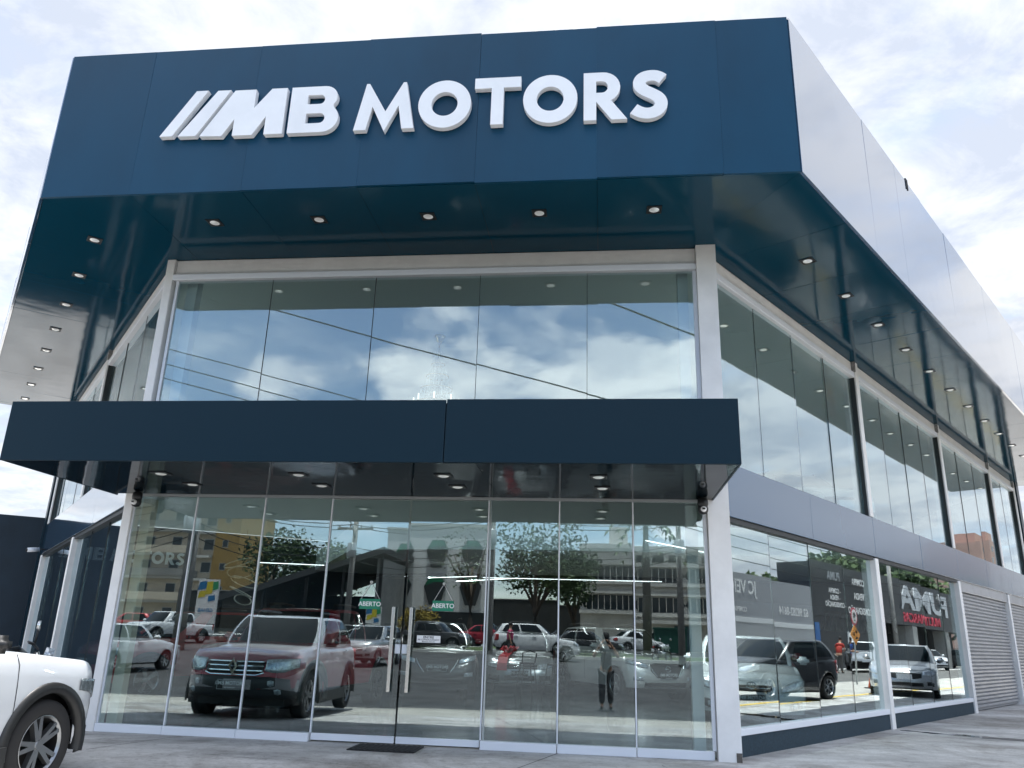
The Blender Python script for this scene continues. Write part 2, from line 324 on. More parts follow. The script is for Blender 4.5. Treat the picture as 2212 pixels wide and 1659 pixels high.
# roof slab and parapet cores
cFL = FF.P(UL - RO*TL, RO, 0); cFR = FF.P(UR + RO*TR, RO, 0); cL2 = FL.P(EL, RO, 0); cR2 = FR.P(ER, RO, 0)
def inset(k): return [FF.P(UL - (RO-k)*TL, RO-k, 0), FF.P(UR + (RO-k)*TR, RO-k, 0), FR.P(ER-k, RO-k, 0), FR.P(ER-k, -14, 0), FL.P(EL-k, -12, 0), FL.P(EL-k, RO-k, 0)]
prism('roof', inset(0.06), ZS+0.05, ZT-0.45, GAP, show)
fas = prism('fascia', inset(0.045), ZT-0.449, ZT-0.03, GAP, show)
# front fascia: composite panels 1.5 m wide
js = [UL-RO*TL, -6.06, -4.55, -3.04, -1.55, -0.055, 1.44, UR+RO*TR]
for i in range(len(js)-1):
    dz = (0, 0.0, 0.004, 0.012, -0.004, 0.010, 0.0)[i]
    a = js[i] + (0.0004 if i else 0.03*TL); b = js[i+1] - (0.0004 if i < 6 else 0.03*TR)
    panel('panel', FF, a, b, RO-0.04, RO, ZS-0.005+dz, ZT+dz, NAVY, fas, 0.0010, 0.0008)
s = -RO*TR + 0.03*TR; nxt = 0.2; first = True
while s < ER:
    e = min(nxt, ER); panel('panel', FR, s+0.0015, e-0.0015, RO-0.04, RO, ZS-0.005, ZT, NAVYS, fas, 0.0022, .002); s = e; nxt = e + 1.48
s = -RO*TL + 0.03*TL; nxt = 0.75
while s < EL:
    e = min(nxt, EL); panel('panel', FL, s+0.003, e-0.003, RO-0.04, RO, ZS-0.005, ZT, NAVYS, fas, 0.002); s = e; nxt = e + 1.5
prism('end_cap', [FR.P(ER, RO-.05, 0), FR.P(ER+.03, RO-.05, 0), FR.P(ER+.03, -14, 0), FR.P(ER, -14, 0)], ZS, ZT, NAVY, show)
prism('end_cap', [FL.P(EL, RO-.05, 0), FL.P(EL+.03, RO-.05, 0), FL.P(EL+.03, -12, 0), FL.P(EL, -12, 0)], ZS, ZT, NAVY, show)
# soffit panels (thin trays with joints between them)
sof = prism('soffit', inset(0.05), ZS+0.012, ZS+0.045, GAP, show)
def sof_quad(pts): 
    o = prism('panel', pts, ZS, ZS+0.008, NAVYB, sof); o.rotation_euler = (random.uniform(-.0022, .0022), random.uniform(-.0022, .0022), 0); return o
g = 0.003; oi, oo = 0.0, RO-0.045
fj = [None, -6.06, -4.55, -3.04, -1.55, -0.055, None]
for i in range(6):
    a, b = fj[i], fj[i+1]
    A = [FF.P(UL - oi*TL, oi, 0), FF.P(UL - oo*TL, oo, 0)] if a is None else [FF.P(a+g, oi, 0), FF.P(a+g, oo, 0)]
    B = [FF.P(UR + oo*TR, oo, 0), FF.P(UR + oi*TR, oi, 0)] if b is None else [FF.P(b-g, oo, 0), FF.P(b-g, oi, 0)]
    sof_quad([A[0], A[1], B[0], B[1]])
def side_soffit(fr, T, end, start, step):
    s, e = None, start
    while True:
        e2 = min(e, end)
        A = [fr.P(-oi*T, oi, 0), fr.P(-oo*T+g, oo, 0)] if s is None else [fr.P(s+g, oi, 0), fr.P(s+g, oo, 0)]
        sof_quad([A[0], A[1], fr.P(e2-g, oo, 0), fr.P(e2-g, oi, 0)])
        if e2 >= end: break
        s, e = e2, e2 + step
side_soffit(FR, TR, ER, 0.55, 1.53); side_soffit(FL, TL, EL, 0.78, 1.5)
# recessed downlights
lm = lathe([(0.0, -0.012), (0.018, -0.016), (0.030, -0.009), (0.046, -0.012), (0.060, -0.004), (0.064, -0.004)], 20)
LREF = mesh('reflector', lm[0], lm[1], True); 
def dl_frame():
    V, Fc = joinv([lbox(-.095, .095, -.095, -.075, -.008, .004), lbox(-.095, .095, .075, .095, -.008, .004), lbox(-.095, -.075, -.075, .075, -.008, .004), lbox(.075, .095, -.075, .075, -.008, .004), lbox(-.075, .075, -.075, .075, -.001, .002)])
    return mesh('downlight', V, Fc)
DLF = dl_frame(); DLF.materials.append(BLACK); LREF.materials.append(SILVERREFL)
def downlight(p, d):
    o = add('downlight', DLF, None); o.matrix_world = Matrix.Translation(p) @ Matrix.Rotation(atan2(d.y, d.x), 4, 'Z')
    o.parent = show; o.matrix_parent_inverse = wm(show).inverted()
    r = add('reflector', LREF, None, o, (0, 0, -0.004))
for u in (-5.27, -3.79, -2.29, -0.81, 0.67): downlight(FF.P(u, 1.10, ZS-0.002), U)
for k in range(14): downlight(FR.P(1.30+1.53*k, 1.03, ZS-0.002), DR)
for k in range(8): downlight(FL.P(0.02+1.5*k, 1.10, ZS-0.002), DL)
# canopy over the entrance
CU0, CU1, CO, CZ0, CZ1 = -6.70, 1.38, 2.25, 3.0, 3.685
can = box('canopy', FF, CU0+.03, CU1-.03, 0.12, CO-.03, CZ0+.02, CZ1-.03, GAP, show)
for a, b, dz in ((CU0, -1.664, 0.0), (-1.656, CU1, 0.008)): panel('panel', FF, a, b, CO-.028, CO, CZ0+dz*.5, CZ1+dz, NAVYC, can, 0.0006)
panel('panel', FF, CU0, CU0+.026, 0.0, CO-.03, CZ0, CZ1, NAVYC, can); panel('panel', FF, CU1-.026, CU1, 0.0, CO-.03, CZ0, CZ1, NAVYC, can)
for i in range(3):
    a = CU0+.03 + (CU1-CU0-.06)*i/3; b = CU0+.03 + (CU1-CU0-.06)*(i+1)/3
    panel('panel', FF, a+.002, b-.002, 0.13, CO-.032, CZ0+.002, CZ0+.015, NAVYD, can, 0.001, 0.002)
for u in (-5.17, -3.49, -1.79, -0.05):
    downlight(FF.P(u, 1.56, CZ0), U)
    downlight(FF.P(u+.04, 0.88, CZ0), U)
# structure: corner columns, beams, trims
def col(name, fr, s0, s1, o0, o1, z0, z1, m=WHITE, bev=0.012): return box(name, fr, s0, s1, o0, o1, z0, z1, m, show, bev)
cc = [FF.P(1.30, 0.10, 0), FF.P(1.565, 0.10, 0), FR.P(0.30, 0.08, 0), FR.P(0.30, -0.22, 0), FF.P(1.30, -0.22, 0)]
o = prism('column', cc, -0.06, ZS, WHITE, show); o['label'] = 'white corner column with chipped foot'
# chipped notch at its foot
o2 = prism('broken_foot', [FF.P(1.50, 0.106, 0), FF.P(1.563, 0.106, 0), FF.P(1.563, 0.05, 0), FF.P(1.50, 0.05, 0)], -0.055, 0.10, mat('bare_cement', (0.10, 0.09, 0.08), 0.9, var=0.4, vscale=20), show)
col('column', FF, -6.53, -6.40, -0.16, 0.05, -0.02, ZS)
col('beam', FF, -6.40, 1.30, -0.20, 0.0, 6.34, ZS-.001)
box('trim', FF, -6.40, 1.30, -0.10, 0.055, 6.235, 6.325, ALU, show, 0.008)
box('head_rail', FF, -6.40, 1.30, -0.03, 0.03, 2.985, 3.04, ALUG, show)
# front ground floor glazing
mus = [-6.40, -5.495, -4.525, -3.59, -2.525, -1.48, -0.56, 0.375, 1.27]
def pane(fr, s0, s1, z0, z1, o=0.0, parent=show, name='glass_pane', t=0.0016):
    p = box(name, fr, s0, s1, o-0.004, o+0.004, z0, z1, GLASS, parent)
    p.rotation_euler = (random.uniform(-t, t)*.8, random.uniform(-t, t)*.8, random.uniform(-t, t)); return p
for i in range(8):
    a, b = mus[i], mus[i+1]; off = (0.0, 0.025, 0.05, 0.075, 0.0, 0.03, 0.0, -.03)[i]
    if i in (3, 4):
        dn = 'door'; dr = pane(FF, a+.012, b-.012, 0.10, 2.97, 0.0, show, dn, 0.003)
        hu = b-.115 if i == 3 else a+.115
        hb = box('handle', FF, hu-.020, hu+.020, .055, .075, 0.60, 1.61, STEEL, None, 0.003)
        hb.parent = dr; hb.matrix_parent_inverse = wm(dr).inverted()
        for z in (0.72, 1.48):
            st = box('handle_stud', FF, hu-.008, hu+.008, .008, .053, z-.008, z+.008, STEEL, None); st.parent = dr; st.matrix_parent_inverse = wm(dr).inverted()
        lk = box('lock', FF, (b-.075) if i == 3 else a+.012, (b-.012) if i == 3 else a+.075, -.02, .02, 1.05, 1.16, ALU, None, 0.003); lk.parent = dr; lk.matrix_parent_inverse = wm(dr).inverted()
        box('door_rail', FF, a+.012, b-.012, -.022, .022, 0.02, 0.098, ALU, show, 0.004)
    else:
        pane(FF, a+.015, b-.015, 0.10, 2.98, 0.0, show, 'glass_pane', 0.0040)
        box('sill', FF, a+.004, b-.004, -.05, .05+off*.5, 0.0, 0.098, ALU, show, 0.006)
for i, u in enumerate(mus):
    wd = 0.045 if i in (0, 8) else 0.017
    if i == 4: continue
    box('mullion', FF, u-wd/2, u+wd/2, -.026, .020, 0.099, 2.984, ALU if i not in (5,) else ALU, show, 0.004)
box('mullion', FF, mus[5]+.022, mus[5]+.040, -.03, .012, 0.099, 2.984, ALUG, show)
box('inner_frame', FF, -6.38, -6.24, -.30, -.16, 0.0, 2.98, mat('cream_frame', (0.66, 0.62, 0.50), 0.6), show)
box('inner_frame', FF, 1.06, 1.20, -.34, -.20, 0.0, 2.98, WHITE, show)
# front upper glazing, frameless joints
ups = [-6.36, -4.85, -3.28, -1.74, -0.21, 1.28]
for i in range(5): pane(FF, ups[i]+.003, ups[i+1]-.003, 3.0, 6.235, -0.03, show, 'glass_pane', 0.0036)
for u in ups[1:-1]: box('glazing_joint', FF, u-.003, u+.003, -.036, -.020, 3.0, 6.235, BLACK, show)
box('upper_frame', FF, -6.36, -6.32, -.06, .0, 3.0, 6.235, ALU, show); box('upper_frame', FF, 1.25, 1.30, -.06, .0, 3.0, 6.235, ALU, show)
box('inner_frame', FF, -6.28, -6.12, -.34, -.18, 3.0, 6.5, WHITE, show); box('inner_frame', FF, 1.06, 1.20, -.34, -.18, 3.0, 6.5, WHITE, show)
# side facades
def side(fr, posts, end, low_kinds, pn, post_m=WHITE, s_first=0.30):
    xs = posts
    for i, s in enumerate(xs[1:], 1):
        col('post', fr, s-.09, s+.09, -.20, 0.06, -.02, 2.84); col('post', fr, s-.09, s+.09, -.20, 0.06, 3.585, ZS)
        pl = box('base_plate', fr, s-.10, s-.092, -.08, .075, ZS-.22, ZS-.004, mat('galvanised', (0.3, 0.29, 0.28), 0.55, metal=0.4, var=0.3, vscale=30), show)
        box('post_edge', fr, s-.106, s-.094, -.06, .03, 3.585, 6.30, mat('dark_gasket', (0.02, 0.024, 0.026), 0.5), show)
    for i in range(len(xs)-1):
        a = xs[i] + (.09 if i else s_first); b = xs[i+1] - .128
        col('beam', fr, a, b+.036, -.20, -.002, 6.36, ZS-.001); box('trim', fr, a, b+.02, -.10, .05, 6.245, 6.352, ALU, show, 0.008)
        k = max(2, int(round((b-a)/1.55)))
        for j in range(k):
            p0, p1 = a+(b-a)*j/k, a+(b-a)*(j+1)/k
            pane(fr, p0+.003, p1-.003, 3.58, 6.244, -.03, show, 'glass_pane', 0.006)
            if j: box('glazing_joint', fr, p0-.0025, p0+.0025, -.036, -.022, 3.58, 6.244, mat('dark_gasket', (.02, .024, .026)), show)
        if low_kinds[i] == 'glass':
            box('plinth', fr, a-.02, b+.03, -.12, 0.025, -.04, 0.235, DARKPL, show); box('sill', fr, a, b+.02, -.09, .045, 0.238, 0.318, ALU, show, 0.008)
            for j in range(k):
                p0, p1 = a+(b-a)*j/k, a+(b-a)*(j+1)/k
                pane(fr, p0+.003, p1-.003, 0.318, 2.86, -.03, show, 'glass_pane', 0.0045)
                if j: box('glazing_joint', fr, p0-.0025, p0+.0025, -.036, -.022, 0.318, 2.86, mat('dark_gasket', (.02, .024, .026)), show)
            box('head_rail', fr, a, b+.02, -.08, .035, 2.80, 2.858, mat('dark_gasket', (.02, .024, .026)), show)
        else:
            sh = box('roller_shutter', fr, a+.12, b, -.10, -.075, 0.02, 2.84, mat('shutter_back', (0.3, 0.3, 0.3), 0.6), show)
            SL = mat('shutter_steel', (0.42, 0.43, 0.45), 0.38, metal=0.55, var=0.12, vscale=2)
            nsl = 33
            for j in range(nsl):
                z0 = 0.06 + (2.78-.06)*j/nsl; h = (2.78-.06)/nsl
                q = [fr.P(a+.12, -.073, z0+.006), fr.P(b, -.073, z0+.006), fr.P(b, -.035, z0+h*.35), fr.P(a+.12, -.035, z0+h*.35), fr.P(a+.12, -.035, z0+h*.8), fr.P(b, -.035, z0+h*.8), fr.P(b, -.073, z0+h-.002), fr.P(a+.12, -.073, z0+h-.002)]
                so = wobj('slat', q, [(0,1,2,3), (3,2,5,4), (4,5,6,7), (0,3,4,7), (1,6,5,2)], SL, None); fixn(so); so.parent = sh; so.matrix_parent_inverse = wm(sh).inverted()
            box('shutter_box', fr, a+.02, b+.02, -.12, 0.03, 2.62, 2.87, SL, show, .01)
            col('jamb', fr, a, a+.115, -.20, 0.04, 0.0, 2.61)
    # band of composite between the floors
    bd = box('band', fr, s_first-.05, end, -.10, .03, 2.87, 3.56, GAP, show)
    s = s_first-.05; nx = s + 2.9
    while s < end-.01:
        e = min(nx, end); panel('panel', fr, s+.002, e-.002, .032, .065, 2.862, 3.572, pn, bd, 0.003); s = e; nx += 2.9
BANDM = mat('navy_composite_band', (0.055, 0.105, 0.175), 0.24, ior=1.7, coat=0.3, coat_rough=0.08, bump=0.25, bscale=0.7)
side(FR, [0, 6.08, 11.80, 17.05, 20.5], 20.6, ['glass', 'glass', 'shutter', 'shutter'], BANDM)
side(FL, [0, 5.2, 10.5], 10.6, ['glass', 'glass'], NAVYS, s_first=0.10)
box('end_column', FR, 20.62, 21.0, -.3, .10, 0, ZS, NAVYC, show); box('end_column', FL, 10.62, 10.95, -.3, .10, 0, ZS, NAVYC, show)
# rear and inside
INT = mat('showroom_floor', (0.045, 0.057, 0.060), 0.2, var=0.10, vscale=0.8, coat=0.15)
inner = [FF.P(UL+.05, -.10, 0), FF.P(UR-.05, -.10, 0), FR.P(WR, -.14, 0)]
e1 = FB.P(0, 0, 0)
def onback(fr, o):                                # where a side frame line meets the rear wall
    q = fr.P(0, o, 0); dd = fr.d; t = (FB.o - q).dot(FB.n)/dd.dot(FB.n); p = q + dd*t; return p
bl = onback(FL, -.14); br = FB.P(34, 0.05, 0)
inner_poly = [FF.P(UL+.05, -.10, 0), FF.P(UR-.05, -.10, 0), FR.P(WR, -.14, 0), br, bl]
o = prism('interior_floor', inner_poly, -0.05, 0.012, INT, show)
IW = mat('interior_wall_navy', (0.010, 0.018, 0.028), 0.5, var=0.1, vscale=1)
CEIL = mat('interior_ceiling', (0.74, 0.77, 0.74), 0.8)
prism('ceiling', inner_poly, ZS-.10, ZS-.04, CEIL, show)
o = prism('interior_wall', [FR.P(WR, -.14, 0), FR.P(WR+.2, -.14, 0), br+FB.d*.2, br], 0.0, ZS-.1, IW, show)
box('interior_wall', FB, (bl-FB.o).dot(FB.d), 34, 0.03, 0.06, 3.83, ZS-.1, CEIL, show)
# mezzanine behind the double-height entrance hall, its white edge bowed
mz = []
for k in range(13):
    t = k/12; u = -5.4 + t*10.0; mz.append(FF.P(u, -6.6 + 0.7*(1-(2*t-1)**2), 0))
m_r = FR.P(11.7, -.30, 0); m_r0 = FR.P(1.2, -.30, 0)
poly = mz + [FR.P(6.3, -.25, 0), FR.P(WR, -.25, 0), br, FB.P(8.0, .06, 0)]
prism('mezzanine', poly, 2.98, 3.52, mat('mezzanine_white', (0.74, 0.76, 0.73), 0.7), show)
pl2 = [FF.P(-4.6, -12.4, 0), FF.P(7.5, -12.4, 0), FR.P(17, -.5, 0), br, FB.P(9.5, .06, 0)]
prism('dark_ceiling', pl2, 2.90, 2.97, mat('dark_ceiling', (0.02, 0.022, 0.022), 0.8), show)
LED = mat('led_strip', (1, 1, 1), 0.5, emis=(0.95, 0.97, 1.0), es=2.0)
def led(a, b, watts):                              # a slim lit ceiling line with its own light
    o = tube('led_strip', [a, b], 0.007, LED, show, 6); d_ = b - a
    al = bpy.data.lights.new('led_light', 'AREA'); al.shape = 'RECTANGLE'; al.size = d_.length; al.size_y = 0.05; al.energy = watts; al.color = (0.95, 0.98, 1.0)
    lo = bpy.data.objects.new('led_light', al); C.objects.link(lo); c_ = (a+b)/2 + Vector((0, 0, -.02)); lo.matrix_world = Matrix.Translation(c_) @ Matrix.Rotation(atan2(d_.y, d_.x), 4, 'Z'); lo.parent = show; lo.matrix_parent_inverse = wm(show).inverted()
for (x0, y0, x1, y1, o_) in ((1075, 1163, 1325, 1173, -7.6), (925, 1248, 1030, 1245, -9.4), (985, 1256, 1118, 1249, -9.4), (560, 1215, 700, 1221, -9.4)):
    led(hit(x0, y0, FF.P(0, o_, 0), N), hit(x1, y1, FF.P(0, o_, 0), N), 10)
led(FR.P(2.6, -2.6, 2.93), FR.P(5.4, -2.6, 2.93), 70); led(FF.P(-3.4, -12.6, 2.88), FF.P(1.6, -12.6, 2.88), 14)  # first strip is an added lamp that brightens the white saloon
# ================================================================== LETTERING OF THE SHOWROOM
def arc(cx, cz, rx, rz, a0, a1, n=20): return [(cx+rx*cos(rad(a0+(a1-a0)*k/n)), cz+rz*sin(rad(a0+(a1-a0)*k/n))) for k in range(n+1)]
def stroke(pts, wid):                                  # a ribbon of even width along a polyline
    L, R = [], []
    for i, p in enumerate(pts):
        a, b = pts[max(i-1, 0)], pts[min(i+1, len(pts)-1)]; dx, dz = b[0]-a[0], b[1]-a[1]; l = sqrt(dx*dx+dz*dz); nx, nz = -dz/l, dx/l
        L.append((p[0]+nx*wid/2, p[1]+nz*wid/2)); R.append((p[0]-nx*wid/2, p[1]-nz*wid/2))
    return L + R[::-1]
zb, zt = 7.335, 8.03; zm = (zb+zt)/2; H7 = zt - zb
LET = {
 'slash_a': ([(-5.32, zt+.02), (-5.155, zt+.02), (-5.56, zb+.03), (-5.73, zb+.03)], []),
 'slash_b': ([(-5.02, zt+.01), (-4.84, zt+.01), (-5.235, zb+.02), (-5.48, zb+.02)], []),
 'm_bold': ([(-4.78, zt), (-4.49, zt), (-4.49, 7.74), (-4.275, zt), (-4.065, zt), (-4.065, zb), (-4.31, zb), (-4.31, 7.61), (-4.47, zb), (-4.735, zb), (-4.735, 7.59), (-4.88, zb), (-5.18, zb+.01)], []),
 'b_bold': ([(-4.0, zb), (-4.0, zt), (-3.55, zt)] + arc(-3.55, 7.86, .175, .17, 90, -42, 10) + arc(-3.55, 7.545, .21, .21, 48, -90, 12), [[(-3.77, 7.76), (-3.77, 7.90), (-3.60, 7.90)] + arc(-3.60, 7.83, .06, .07, 90, -90, 8), [(-3.77, 7.47), (-3.77, 7.62), (-3.59, 7.62)] + arc(-3.59, 7.545, .07, .075, 90, -90, 8)]),
 'm': ([(-3.125, zb), (-3.0, zt), (-2.96, zt), (-2.725, 7.60), (-2.515, zt), (-2.475, zt), (-2.345, zb), (-2.50, zb), (-2.56, 7.68), (-2.725, zb-.03), (-2.90, 7.68), (-2.965, zb)], []),
 'o': (arc(-1.965, zm-.01, .338, .352, 0, 360, 44)[:-1], [arc(-1.965, zm-.01, .168, .178, 0, 360, 36)[:-1]]),
 't': ([(-1.585, zt), (-1.0, zt), (-1.0, zt-.155), (-1.215, zt-.155), (-1.215, zb), (-1.37, zb), (-1.37, zt-.155), (-1.585, zt-.155)], []),
 'o_second': (arc(-.63, zm-.005, .338, .352, 0, 360, 44)[:-1], [arc(-.63, zm-.005, .168, .178, 0, 360, 36)[:-1]]),
 'r': ([(-.215, zb), (-.215, zt), (.02, zt)] + arc(.02, 7.81, .215, .22, 90, -62, 12) + [(.315, zb), (.125, zb), (-.06, 7.60), (-.06, zb)], [[(-.06, 7.73), (-.06, 7.90), (.01, 7.90)] + arc(.01, 7.815, .075, .085, 90, -90, 8)]),
}
ss = arc(.60, 7.835, .135, .125, 20, 90, 5)
spts = [(.755, 7.895), (.69, 7.945), (.60, 7.955), (.51, 7.93), (.465, 7.865), (.475, 7.79), (.54, 7.73), (.63, 7.68), (.705, 7.625), (.735, 7.545), (.705, 7.46), (.63, 7.41), (.545, 7.40), (.465, 7.425), (.395, 7.475)]
def smoothp(p, n=3):
    for _ in range(n):
        q = [p[0]]
        for a, b in zip(p, p[1:]): q += [(a[0]*.75+b[0]*.25, a[1]*.75+b[1]*.25), (a[0]*.25+b[0]*.75, a[1]*.25+b[1]*.75)]
        p = q + [p[-1]]
    return p
LET['s'] = (stroke(smoothp(spts, 2), .155), [])
def glyph_mesh(outer, holes, depth):
    cu = bpy.data.curves.new('glyph', 'CURVE'); cu.dimensions = '2D'; cu.fill_mode = 'BOTH'; cu.extrude = depth/2; cu.bevel_depth = 0.0
    for poly in [outer] + holes:
        sp = cu.splines.new('POLY'); sp.points.add(len(poly)-1); sp.use_cyclic_u = True
        for p, q in zip(sp.points, poly): p.co = (q[0], q[1], 0, 1)
    o = bpy.data.objects.new('glyph', cu); C.objects.link(o); me = bpy.data.meshes.new_from_object(o.evaluated_get(bpy.context.evaluated_depsgraph_get())); bpy.data.objects.remove(o); bpy.data.curves.remove(cu); return me
sign = thing('sign_lettering', 'raised white MB MOTORS lettering on the navy front fascia', 'sign', FF.P(-2.45, RO, zb))
for k, (outer, holes) in LET.items():
    me = glyph_mesh(outer, holes, 0.075); R = Matrix((U, Vector((0, 0, 1)), -N)).transposed().to_4x4(); R.translation = FF.P(0, RO+0.048, 0)
    me.materials.append(SIGNW); me.polygons.foreach_set('use_smooth', [False]*len(me.polygons)); o = bpy.data.objects.new('letter', me); C.objects.link(o); o.matrix_world = R
    cxx = sum(v.co.x for v in me.vertices)/len(me.vertices); czz = min(v.co.y for v in me.vertices); me.transform(Matrix.Translation((-cxx, -czz, 0))); o.matrix_world = R @ Matrix.Translation((cxx, czz, 0))
    o.parent = sign; o.matrix_parent_inverse = wm(sign).inverted()
def small_lettering(fr, a0, a1, z0, z1, o, m, name, label, parent=None):     # the same word mark at another size
    s = (a1-a0)/6.55; root = parent or thing(name, label, 'sign', fr.P((a0+a1)/2, o, z0))
    for k, (outer, holes) in LET.items():
        f = lambda P: [((p[0]+5.73)*s, (p[1]-zb)*s) for p in P]
        me = glyph_mesh(f(outer), [f(h) for h in holes], 0.012); right = Vector((-fr.n.y, fr.n.x, 0)); R = Matrix((right, Vector((0, 0, 1)), fr.n)).transposed().to_4x4(); R.translation = fr.P(a0, o, z0)
        me.materials.append(m); q = bpy.data.objects.new('letter', me); C.objects.link(q); q.matrix_world = R
        q.parent = root; q.matrix_parent_inverse = wm(root).inverted()
    return root
# ------------------------------------------------------------------ long navy wall at the rear of the plot
bw = wobj('boundary_wall', bxv(FB, -16, 40, -0.2, 0.0, -.1, 3.82), BF, mat('navy_rendered_wall', (0.008, 0.020, 0.034), 0.7, var=0.2, vscale=1.5)); fixn(bw)
tag(bw, 'long dark navy rendered wall running behind the showroom at far left', 'wall')
LETG = mat('wall_letters_grey', (0.75, 0.78, 0.80), 0.5)
pL0 = hit(122, 1208, FB.o, FB.n); pL1 = hit(397, 1218, FB.o, FB.n)
small_lettering(FB, (pL0-FB.o).dot(FB.d), (pL1-FB.o).dot(FB.d), (pL0.z+pL1.z)/2, 0, 0.014, LETG, 'wall_lettering', 'grey MB MOTORS lettering on the dark rear wall, seen through the left-hand glass')
pR0 = hit(1772, 1365, FB.o, FB.n); pR1 = hit(1985, 1365, FB.o, FB.n)
small_lettering(FB, (pR0-FB.o).dot(FB.d), (pR1-FB.o).dot(FB.d), 1.95, 2.5, 0.012, LETG, 'wall_lettering', 'large grey MB MOTORS lettering on the dark rear wall, seen through the right-hand glass')
# ------------------------------------------------------------------ small things at the entrance
GREEN = mat('sign_green', (0.010, 0.20, 0.115), 0.45); PAPER = mat('sign_paper', (0.80, 0.80, 0.80), 0.6); INK = mat('ink_black', (0.01, 0.01, 0.012), 0.7)
def open_sign(u, where):
    t = thing('open_sign', 'small green ABERTO sign hanging on the %s door leaf' % where, 'sign', FF.P(u, 0.014, 1.58), 0, 'open signs on the doors')
    box('board', FF, u-.135, u+.135, 0.010, 0.016, 1.575, 1.70, GREEN, t)
    textat('lettering', 'ABERTO', FF, u, 0.0175, 1.636, 0.078, PAPER, t, 0.018, 0.0006, 1.0)
    for sgn in (-1, 1): tube('cord', [FF.P(u+sgn*.12, .013, 1.70), FF.P(u, .013, 1.905)], 0.0025, PAPER, t, 5)
    tube('suction_cup', [FF.P(u, .006, 1.91), FF.P(u, .022, 1.91)], 0.018, mat('clear_cup', (.5, .52, .5), .2), t, 10)
open_sign(-2.97, 'left'); open_sign(-2.02, 'right')
t = thing('notice_sign', 'white paper notice reading ENTRE AR CONDICIONADO on the door glass', 'sign', FF.P(-2.18, .012, 1.19))
box('sheet', FF, -2.33, -2.03, .009, .012, 1.19, 1.275, PAPER, t)
textat('lettering', 'ENTRE', FF, -2.18, .0128, 1.254, 0.040, INK, t, 0.02, 0.0003, 1.15)
textat('lettering', 'AR CONDICIONADO', FF, -2.18, .0128, 1.225, 0.027, INK, t, 0.012, 0.0003, 1.05)
textat('lettering', 'Mantenha Fechado', FF, -2.18, .0128, 1.203, 0.020, INK, t, 0.01, 0.0003, 1.1)
mt = thing('door_mat', 'black rubber door mat on the concrete before the entrance', 'mat', FF.P(-2.52, .40, 0))
box('mat_base', FF, -2.93, -2.14, 0.085, 0.62, 0.004, 0.016, RUBBER, mt, 0.004)
for k in range(12): box('rib', FF, -2.90+.063*k, -2.87+.063*k, 0.11, 0.595, 0.0161, 0.021, RUBBER, mt)
def dome_camera(p, label, white=False, grp='security cameras'):
    t = thing('security_camera', label, 'camera', p, atan2(-N.y, -N.x), grp)
    v, f = lathe([(0.0, 0.0), (.045, 0.0), (.062, -.02), (.066, -.07), (.06, -.10), (.055, -.105)], 18); add('housing', mesh('housing', v, f, True), BLACK if not white else ALU, t)
    v, f = lathe([(.056, -.10), (.064, -.13), (.060, -.165), (.042, -.195), (0.0, -.205)], 18); add('ball', mesh('ball', v, f, True), BLACK, t)
    v, f = lathe([(0.0, .066), (.030, .066), (.034, .052), (.036, .030)], 18, 'Y'); lens = add('lens_ring', mesh('lens_ring', v, f, True), PAPER, t, (0.02, 0, -.145), (rad(0), 0, rad(-90))); 
    v, f = lbox(-.018, .018, .064, .072, -.010, .012); add('lens', mesh('lens', v, f), BLACK, lens)
dome_camera(FF.P(-6.20, .30, 2.995), 'black dome camera under the left end of the entrance canopy')
dome_camera(FF.P(1.22, .30, 2.995), 'black dome camera under the right end of the entrance canopy')
p = hit(85, 1187, FL.P(0, .18, 0), FL.n)
t = thing('security_camera', 'small white bullet camera at the far end of the left glazing', 'camera', p, 0, 'security cameras')
tube('housing', [p, p + Vector((-.18, -.16, -.03))], .05, ALU, t, 12); tube('lens', [p + Vector((-.181, -.161, -.03)), p + Vector((-.20, -.178, -.033))], .035, BLACK, t, 10); tube('bracket', [p, FL.P((p-FL.o).dot(FL.d)+.05, .02, p.z+.02)], .02, BLACK, t, 6)
# bracket on the roof edge at the right
p = hit(1957, 392, FR.P(0, RO, 0), FR.n); p.z = ZT
t = thing('roof_bracket', 'small dark steel bracket hooked over the right roof edge', 'bracket', p)
sp = (p - FR.o).dot(FR.d)
for k in (-.035, .035): box('hook', FR, sp+k-.01, sp+k+.01, RO+.001, RO+.012, ZT-.16, ZT+.02, BLACK, t)
box('cross_bar', FR, sp-.05, sp+.05, RO-.05, RO+.012, ZT+.0205, ZT+.04, BLACK, t)
